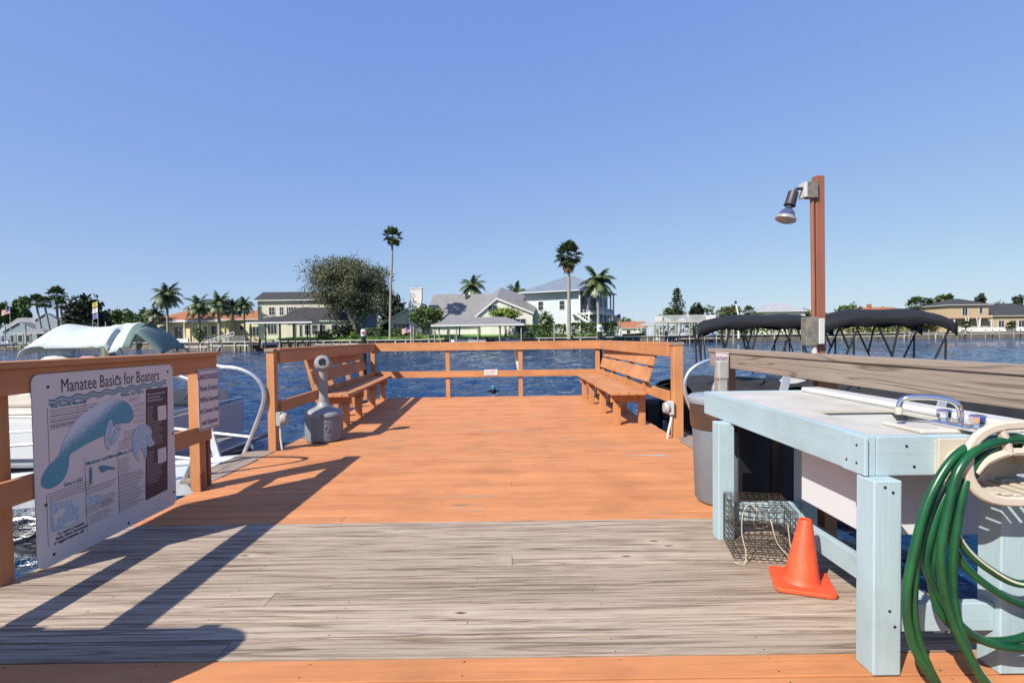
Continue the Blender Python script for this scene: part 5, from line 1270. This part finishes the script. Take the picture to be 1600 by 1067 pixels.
def dock(label, pts, wdt, z=.5, step=3, railz=None, pm='piling_far', name='dock', pz=None):
    t = thing(name, label, 'dock', (0, 0, 0))
    for a, b in zip(pts, pts[1:]):
        a3, b3 = Vector((a[0], a[1], z)), Vector((b[0], b[1], z)); MB().beam(a3, b3, wdt, .22).build('deck_walkway', 'wall_c', t)
        L = (b3-a3).length; n_ = max(1, int(L/step)); d = (b3-a3).normalized(); nn = Vector((d.y, -d.x, 0))*(wdt/2+.05)
        q = []
        for k in range(n_+1):
            c = a3+d*(L*k/n_); q += [(c.x+nn.x, c.y+nn.y)]
            if k % 2 == 0: q += [(c.x-nn.x, c.y-nn.y)]
        piles(t, q, (pz or z)+random.uniform(.2, .3), .12, pm)
    return t
# dark roofed boathouse with its boat
t, bx, bw = boathouse('open boathouse with dark hipped roof on dark pilings in front of the cream house', 386, 489, 108, Z_(440, 503, 108), 1.35, 'roof_shingle', 7, .45, 'piling_dark')
small_boat('white motor boat with black outboard hoisted under the dark roofed boathouse', X_(431, 110), 110.5, .15, 6.2, R(35), top=None)
t, bx, bw = boathouse('low open boathouse with grey metal roof in front of the white house', 674, 820, 106, Z_(745, 507, 106), 1.65, 'roof_metal', 7, .3)
small_boat('white skiff with pale red canopy moored left of the grey roofed boathouse', X_(707, 102), 102.5, -.2, 5.2, 0, top='pink')
small_boat('white boat on a lift under the grey metal boathouse roof', X_(735, 108), 109, .0, 6.5, R(180))
small_boat('white boat with low cockpit at the right end of the grey roofed boathouse', X_(793, 108), 109.5, -.05, 5.6, 0)
dock('pale dock walkway along the seawall left of the dark roofed boathouse', [(X_(330, 106), 106), (X_(392, 106), 106)], 2.0, .35, 2.4)
dock('pale walkway on short piles between the two boathouses', [(X_(492, 108.2), 108.2), (X_(560, 108.2), 108.2)], 1.2, .35, 1.6)
dock('narrow dock reaching out in front of the yellow house', [(X_(262, 118), 118), (X_(330, 110), 110)], 1.6, .1, 3)
dock('dark dock with boat lift posts at far left', [(X_(20, 182), 181), (X_(120, 180), 179)], 3.0, .4, 3, pm='piling_dark')
t = thing('boat_shelter', 'dark open boat shelter on posts at far left waterfront', 'boat shelter', (X_(25, 183), 183, 0))
hip(MB(), 0, 44*S_(183), 0, 6, 5.0, 1.6, .5).build('roof', ['roof_metal', 'trim'], t)
piles(t, [(k*44*S_(183)/4, y) for k in range(5) for y in (0, 6)], 4.9, .16)
small_boat('white fishing boat with hard top on a lift left of the yellow house', X_(203, 158), 158, 2.6, 8, R(0), top='trim')
small_boat('small white boat with outboard at the far left dock', X_(12, 176), 176, .8, 6, R(10))
t = thing('boat_lift_walk', 'sloping white aluminium ramp on the dock in front of the yellow house', 'ramp', (X_(322, 112), 112, 0))
m = MB(); m.beam((0, 0, 1.4), (44*S_(112), 0, 3.3), .1, .12); m.beam((0, 0, .9), (44*S_(112), 0, 2.6), .5, .12)
for k in range(8): q = 44*S_(112)*k/7; m.box((q-.04, -.04, .9+1.7*k/7), (q+.04, .04, 1.4+1.9*k/7))
m.build('ramp_frame', 'trim', t)
t = thing('picket_fence', 'low pale railing on the seawall in front of the yellow house', 'fence', (X_(312, 122), 121, LZ))
for k in range(9):
    m = MB(); q = k*1.25; m.box((q, 0, .1), (q+1.1, .06, .2)); m.box((q, 0, 1.3), (q+1.1, .06, 1.4))
    for j in range(7): m.box((q+j*.17, 0, .2), (q+j*.17+.07, .05, 1.3))
    m.build('panel', 'grey_plastic', t)
# raised deck boat house
Y = 150; s = S_(Y); t = thing('raised_boat_deck', 'raised boat deck with pale railing on tall posts beyond the far right rail', 'boat deck', (X_(1036, Y), Y, 0))
zt_ = Z_(1080, 501, Y); W_ = 84*s
MB().box((0, 0, zt_-.5), (W_, 8, zt_)).build('deck_floor', 'wall_c', t)
for (xa, ya, xb, yb) in ((0, 0, W_, 0), (0, 0, 0, 8), (W_, 0, W_, 8)):
    m = MB(); m.beam((xa, ya, zt_+1.6), (xb, yb, zt_+1.6), .12, .1); n_ = int(Vector((xb-xa, yb-ya, 0)).length/.32)
    for k in range(n_+1): q = Vector((xa, ya, 0)).lerp(Vector((xb, yb, 0)), k/n_); m.box((q.x-.07, q.y-.05, zt_+.05), (q.x+.07, q.y+.05, zt_+1.55))
    m.build('balustrade', 'trim', t)
piles(t, [(W_*k/4, y) for k in range(5) for y in (.2, 7.8)], zt_-.5, .17)
small_boat('white cruiser with blue cover on the lift beneath the raised boat deck', X_(1066, 153), 153, .6, 9, 0, hull='gelcoat', top='siding_blue')
small_boat('white cabin boat moored right of the raised boat deck', X_(1103, 152), 152, .3, 8, R(20), top='trim')
small_boat('small white bowrider moored in the inlet beside the lawn', X_(1012, 170), 150, -.4, 6, R(170))
small_boat('dark hulled boat lying beyond the inlet near the orange roofed shed', X_(990, 190), 190, 1.0, 8, 0, hull='black', outb=False)
dock('dark timber dock running out from the raised boat deck', [(X_(1062, 144), 144), (X_(1135, 142), 142)], 2.2, .3, 1.6, pm='piling_dark')
t = thing('davit', 'white crane davit rising above the left black canopy', 'davit', (X_(1154, 158), 158, 0)); zz = Z_(1151, 473, 158)
MB().tube([(0, 0, 0), (0, 0, 7), (-.9, 0, zz)], [.3, .28, .26], 8).build('mast', 'trim', t); MB().lathe([(.35, 0), (.35, .8), (0, .9)], (-.9, 0, zz-.3), 8).build('mast_head', 'black', t)
dock('low pale dock along the right hand seawall', [(X_(1290, 160), 160), (X_(1420, 162), 162)], 2.0, .2, 4)
dock('timber jetty with pilings in front of the tan house', [(X_(1425, 160), 160), (X_(1600, 160), 160), (X_(1700, 160), 160)], 2.2, .55, 4.2, pz=1.6)
for k, (px, pyt) in enumerate(((1135, 492), (1100, 503), (1210, 515), (1146, 500))):
    p = at(px, pyt, 120 if k != 2 else 150); lab = ('tall thin mooring pile showing under the left black canopy edge', 'mooring pile below the black canopy front corner', 'short mooring pile before the right hand seawall', 'leaning mooring pile right of the thin one under the canopy')[k]
    tag(MB().lathe([(.2, -3), (.2, p.z-.8), (.17, p.z-.75), (0, p.z-.7)], (p.x, p.y, 0), 10).build('mooring_pile', 'piling_far', smooth=True), lab, 'piling')
for px, pyt, lab in ((646, 511, 'pale mooring pile left of the grey roofed boathouse'), (866, 506, 'pale mooring pile before the hedge of the blue house'), (8, 508, 'pale mooring pile at the far left edge'), (40, 505, 'pale mooring pile by the far left boat shelter'), (145, 500, 'pale mooring pile beneath the dark tree'), (165, 503, 'pale mooring pile right of the flagpole')):
    Yp = 103 if px > 600 else 176; p = at(px, pyt, Yp)
    tag(MB().lathe([(.16, -3), (.16, p.z), (.13, p.z+.1), (0, p.z+.12)], (p.x, p.y, 0), 10).build('mooring_pile', 'piling_far', smooth=True), lab, 'piling')
# ------------------------------------------------------------ flags
mt['flag_red'] = plain('flag_red', (.5, .04, .05), .8); mt['flag_blue'] = plain('flag_blue', (.03, .05, .25), .8); mt['flag_white'] = plain('flag_white', (.75, .75, .75), .8)
mt['flag_yellow'] = plain('flag_yellow', (.6, .5, .08), .8); mt['flag_violet'] = plain('flag_violet', (.2, .22, .5), .8)
def flag(label, px, pyt, pyb, Y, kind, w, h):
    zt = Z_(px, pyt, Y); t = thing('flagpole', label, 'flagpole', (X_(px, Y), Y, 0)); MB().tube([(0, 0, LZ-.2 if Y > 105 else -1), (0, 0, zt)], [.09, .05], 8).build('pole', 'trim', t)
    if kind == 'us':
        m = MB()
        for k in range(13):
            m.m = 0 if k % 2 == 0 else 1
            m.grid(lambda u, v: (-w*u*.95, .12*math.sin(u*7), zt-.15-h*(k+v)/13-u*w*.35), 8, 1)
        m.m = 2; m.grid(lambda u, v: (-w*.42*u*.95, .12*math.sin(u*.42*7)-.03, zt-.15-h*.54*v-u*.42*w*.35), 4, 1); m.build('flag', ['flag_red', 'flag_white', 'flag_blue'], t)
    else:
        for k, c in enumerate(kind):
            MB().grid(lambda u, v: (-w*u, .1*math.sin(u*6), zt-.1-k*(h+.3)-h*v-u*.4*w), 6, 3).build('flag', c, t)
flag('flagpole with a stars and stripes flag at the far left', 17, 480, 520, 172, 'us', 3.0, 1.8)
flag('tall flagpole with yellow and violet flags before the dark tree', 154, 470, 525, 165, ('flag_yellow', 'flag_white', 'flag_violet'), 1.6, 1.6)
flag('flagpole with a stars and stripes flag beside the round tree of the white house', 642, 508, 528, 104, 'us', 1.9, 1.1)
flag('flagpole with small stars and stripes flag right of the blue house', 970, 489, 520, 118, 'us', 1.9, 1.2)
# ------------------------------------------------------------ trees and palms
make_tree('oak_tree', 'huge grey green oak with bare twigs rising in front of the cream house', 464, 625, 394, 500, 116, 80000, 'leaf_oak', .30, 553, nb=46, twig=.12, depth=8)
palm('very tall slender fan palm just right of the great oak', 613, 352, 525, 112, 'fan', 2.9, tr=.26, lean=1.0, nf=30)
palm('tall fan palm with brown dead fronds in front of the blue house', 888, 374, 520, 109, 'fan', 3.9, tr=.38, skirt=True, nf=38)
palm('leafy feather palm before the porch of the blue house', 934, 415, 525, 108, 'pinnate', 4.4, tr=.3, nf=18)
palm('broad feather palm left of the orange tiled roof', 260, 442, 525, 122, 'pinnate', 4.0, tr=.28, nf=18)
palm('feather palm before the left part of the tiled roof', 310, 460, 525, 121, 'pinnate', 3.6, tr=.3)
palm('feather palm before the middle of the tiled roof', 341, 457, 525, 121, 'pinnate', 3.5, tr=.36)
palm('feather palm before the right part of the tiled roof', 363, 463, 525, 123, 'pinnate', 3.1, tr=.25)
palm('feather palm at the right end of the tiled roof', 381, 464, 525, 124, 'pinnate', 2.8, tr=.22)
palm('small feather palm left of the yellow house wall', 243, 478, 525, 126, 'pinnate', 2.8, tr=.2)
palm('leaning feather palm showing above the grey metal roof', 738, 429, 525, 150, 'pinnate', 4.6, tr=.3)
palm('feather palm showing between the grey roof and the blue house roof', 806, 441, 525, 150, 'pinnate', 3.9, tr=.3)
palm('tallest cabbage palm of the cluster at far left', 88, 445, 530, 190, 'fan', 4.4, tr=.4)
palm('leftmost cabbage palm of the cluster at far left', 56, 458, 530, 188, 'fan', 3.9, tr=.35, lean=-2)
palm('middle cabbage palm of the cluster at far left', 69, 461, 530, 186, 'fan', 3.4, tr=.35, lean=-2)
palm('small cabbage palm beside the dark tree at far left', 95, 466, 530, 184, 'fan', 3.0, tr=.3)
palm('low young palm between the white and the blue house', 851, 485, 522, 113, 'pinnate', 2.0, tr=.12)
palm('cabbage palm above the right end of the distant tiled roof', 1432, 461, 520, 190, 'fan', 4.6, tr=.4, skirt=True)
palm('feather palm between the distant tiled roof and the tan house', 1458, 460, 520, 188, 'pinnate', 5.2, tr=.35)
palm('tall fan palm just left of the tan house', 1478, 457, 518, 186, 'fan', 4.2, tr=.3)
palm('small fan palm standing before the tan house balcony', 1509, 500, 518, 168, 'fan', 1.9, tr=.15)
palm('small palm before the wing of the tan house', 1580, 501, 516, 170, 'fan', 1.9, tr=.15)
palm('distant fan palm left of the white hipped house', 1170, 476, 520, 210, 'fan', 3.2, tr=.3)
make_tree('tree', 'dark dense tree beside the flagpole at the left', 96, 162, 461, 520, 186, 3800, 'leaf_dark', 1.2, nb=18, group=None)
make_tree('tree', 'dark tree trailing right of the flagpole', 150, 184, 482, 522, 188, 1500, 'leaf_dark', 1.1)
make_tree('tree', 'broad green tree at the left edge', -30, 22, 459, 512, 215, 2600, 'leaf_green', 1.3)
make_tree('tree', 'green tree behind the blue grey gabled house', 14, 52, 462, 512, 218, 2200, 'leaf_green', 1.3)
make_tree('tree', 'bushy green tree left of the yellow house', 176, 212, 480, 522, 178, 1700, 'leaf_green', 1.0)
make_tree('tree', 'low round green tree next to the yellow house', 206, 248, 479, 522, 168, 2000, 'leaf_green', 1.0)
make_tree('tree', 'dark tree between the oak and the white house', 588, 636, 450, 525, 136, 2800, 'leaf_dark', .8)
make_tree('tree', 'green treetop behind the cream house roof', 414, 450, 456, 480, 150, 1100, 'leaf_green', .8)
make_tree('tree', 'rounded bushy tree in front of the chimney of the white house', 635, 702, 476, 514, 113, 4200, 'leaf_green', .45, nb=18)
make_tree('tree', 'yellow green shrubby tree behind the grey roofed boathouse', 758, 820, 477, 506, 115, 3000, 'leaf_bright', .45, nb=14)
make_tree('tree', 'small round tree beyond the raised boat deck', 1070, 1103, 472, 500, 215, 1200, 'leaf_dark', 1.2)
make_tree('tree', 'wide low tree behind the raised boat deck', 1035, 1072, 478, 502, 212, 1200, 'leaf_green', 1.2)
make_tree('tree', 'green tree left of the white hipped house', 1120, 1165, 477, 502, 220, 1500, 'leaf_far', 1.2)
make_tree('tree', 'round green tree right behind the lamp post', 1225, 1300, 478, 505, 225, 1500, 'leaf_far', 1.3)
make_tree('tree', 'broad tree left of the distant tiled roof', 1308, 1350, 474, 502, 222, 1900, 'leaf_green', 1.3)
make_tree('tree', 'low tree under the palms left of the tan house', 1400, 1490, 485, 514, 184, 2400, 'leaf_green', 1.0)
make_tree('tree', 'dark treetop behind the tan house roof', 1524, 1540, 458, 480, 200, 500, 'leaf_dark', 1.0)
make_tree('tree', 'pointed dark treetop behind the wing of the tan house', 1583, 1600, 458, 485, 205, 600, 'leaf_dark', 1.0)
# norfolk pine
Y = 205; t = thing('norfolk_pine', 'slim tiered pine rising behind the raised boat deck', 'pine tree', (X_(1058, Y), Y, LZ)); ht = Z_(1058, 447, Y)-LZ
MB().tube([(0, 0, 0), (0, 0, ht)], [.35, .06], 8).build('trunk', 'bark_dark', t)
C = []
for k in range(13):
    z = ht*(.35+.63*k/13); rr2 = 5.0*(1-k/13.5)**.8*(.8+.3*nr.rand())
    for b in range(7):
        a = b*.9+k*.7; L = rr2*(.7+.4*nr.rand())
        for j in range(16): u = nr.rand(); C.append((math.cos(a)*L*u+nr.randn()*.18, math.sin(a)*L*u+nr.randn()*.18, z+.35*u*u*L*.4+nr.randn()*.15))
leaf_mesh('foliage', np.array(C), .7, 'leaf_dark', t)
# shrubs and hedges
shrub('low hedge along the front of the white house', 612, 648, 514, 523, 112.5, 500, 'leaf_green', .35, boxy=True, name='hedge', cat='hedge')
shrub('clipped hedge before the white house and palm', 596, 640, 517, 524, 118, 600, 'leaf_green', .4, boxy=True, name='hedge', cat='hedge')
shrub('dense green hedge left of the tall fan palm', 822, 884, 508, 521, 112, 1300, 'leaf_green', .45, boxy=True, name='hedge', cat='hedge')
shrub('dense green hedge below the stairs of the blue house', 893, 962, 505, 521, 111, 1500, 'leaf_green', .45, boxy=True, name='hedge', cat='hedge')
shrub('flowering yellow green bush below the young palm', 842, 868, 490, 518, 113.5, 900, 'leaf_bright', .45)
shrub('round dark bush on the lawn before the pale blue wall', 836, 854, 512, 524, 110, 400, 'leaf_green', .35)
shrub('clump of long leaved bushes before the cream house wing', 488, 522, 515, 524, 113, 700, 'leaf_green', .4)
shrub('large dark bush under the oak', 520, 556, 505, 525, 114.5, 1200, 'leaf_dark', .45)
shrub('small bright yellow green bush at the oak foot', 546, 562, 517, 526, 112.4, 420, 'leaf_bright', .3)
shrub('tall clipped dark hedge right of the oak trunk', 572, 596, 513, 529, 112.6, 700, 'leaf_green', .35, boxy=True, name='hedge', cat='hedge')
shrub('dark shrub mass beneath the tree beside the white house', 596, 616, 500, 526, 124, 800, 'leaf_dark', .5)
shrub('shrub under the palms of the yellow house', 298, 322, 507, 524, 119, 600, 'leaf_green', .4, flowers=.05)
shrub('red flowered bush at the dock end of the grey boathouse', 808, 818, 503, 520, 113, 250, 'leaf_green', .35)
shrub('low shrub at the left foot of the boathouse posts', 640, 664, 519, 527, 110.9, 350, 'leaf_bright', .35)
shrub('dark waterfront shrubs at far left beside the shelter', 60, 100, 516, 530, 187, 500, 'leaf_dark', .9)
shrub('dark waterfront shrubs below the flagpole', 100, 200, 512, 530, 187, 1600, 'leaf_dark', 1.0)
shrub('hedge under the distant white hipped house', 1160, 1290, 500, 513, 185, 1800, 'leaf_green', .9, boxy=True, name='hedge', cat='hedge')
shrub('long hedge on the shore left of the tan house', 1300, 1420, 501, 513, 184, 1800, 'leaf_green', .9, boxy=True, name='hedge', cat='hedge')
# brown fence beside the white house
tag(MB().box((X_(601, 121), 121, LZ-.2), (X_(608, 121), 121.1, LZ+2.1)).build('wooden_fence', 'fence_wood'), 'short red brown fence left of the white house', 'fence')
tag(MB().box((X_(1500, 171), 171.2, LZ-.2), (X_(1720, 171), 171.5, LZ+1.5)).build('garden_wall', 'stucco_white'), 'long pale garden wall before the tan house', 'wall')
# distant woodland
C = []
for _ in range(230):
    px = nr.uniform(-500, 2300); Yw = nr.uniform(235, 300); x = X_(px, Yw); hh_ = nr.uniform(9, 15)*(.75+.35*math.sin(px*.013)**2); r = nr.uniform(4, 9)
    d = nr.randn(150, 3); d /= np.linalg.norm(d, axis=1)[:, None]; P = np.array([x, Yw, LZ+hh_*.5])+d*np.array([r, r*.7, hh_*.55])*(.6+.4*nr.rand(150, 1)); C.append(P)
o = leaf_mesh('distant_woodland', np.concatenate(C), 1.7, 'leaf_far', None); tag(o, 'low green woodland along the whole far shore', None, None, 'stuff')
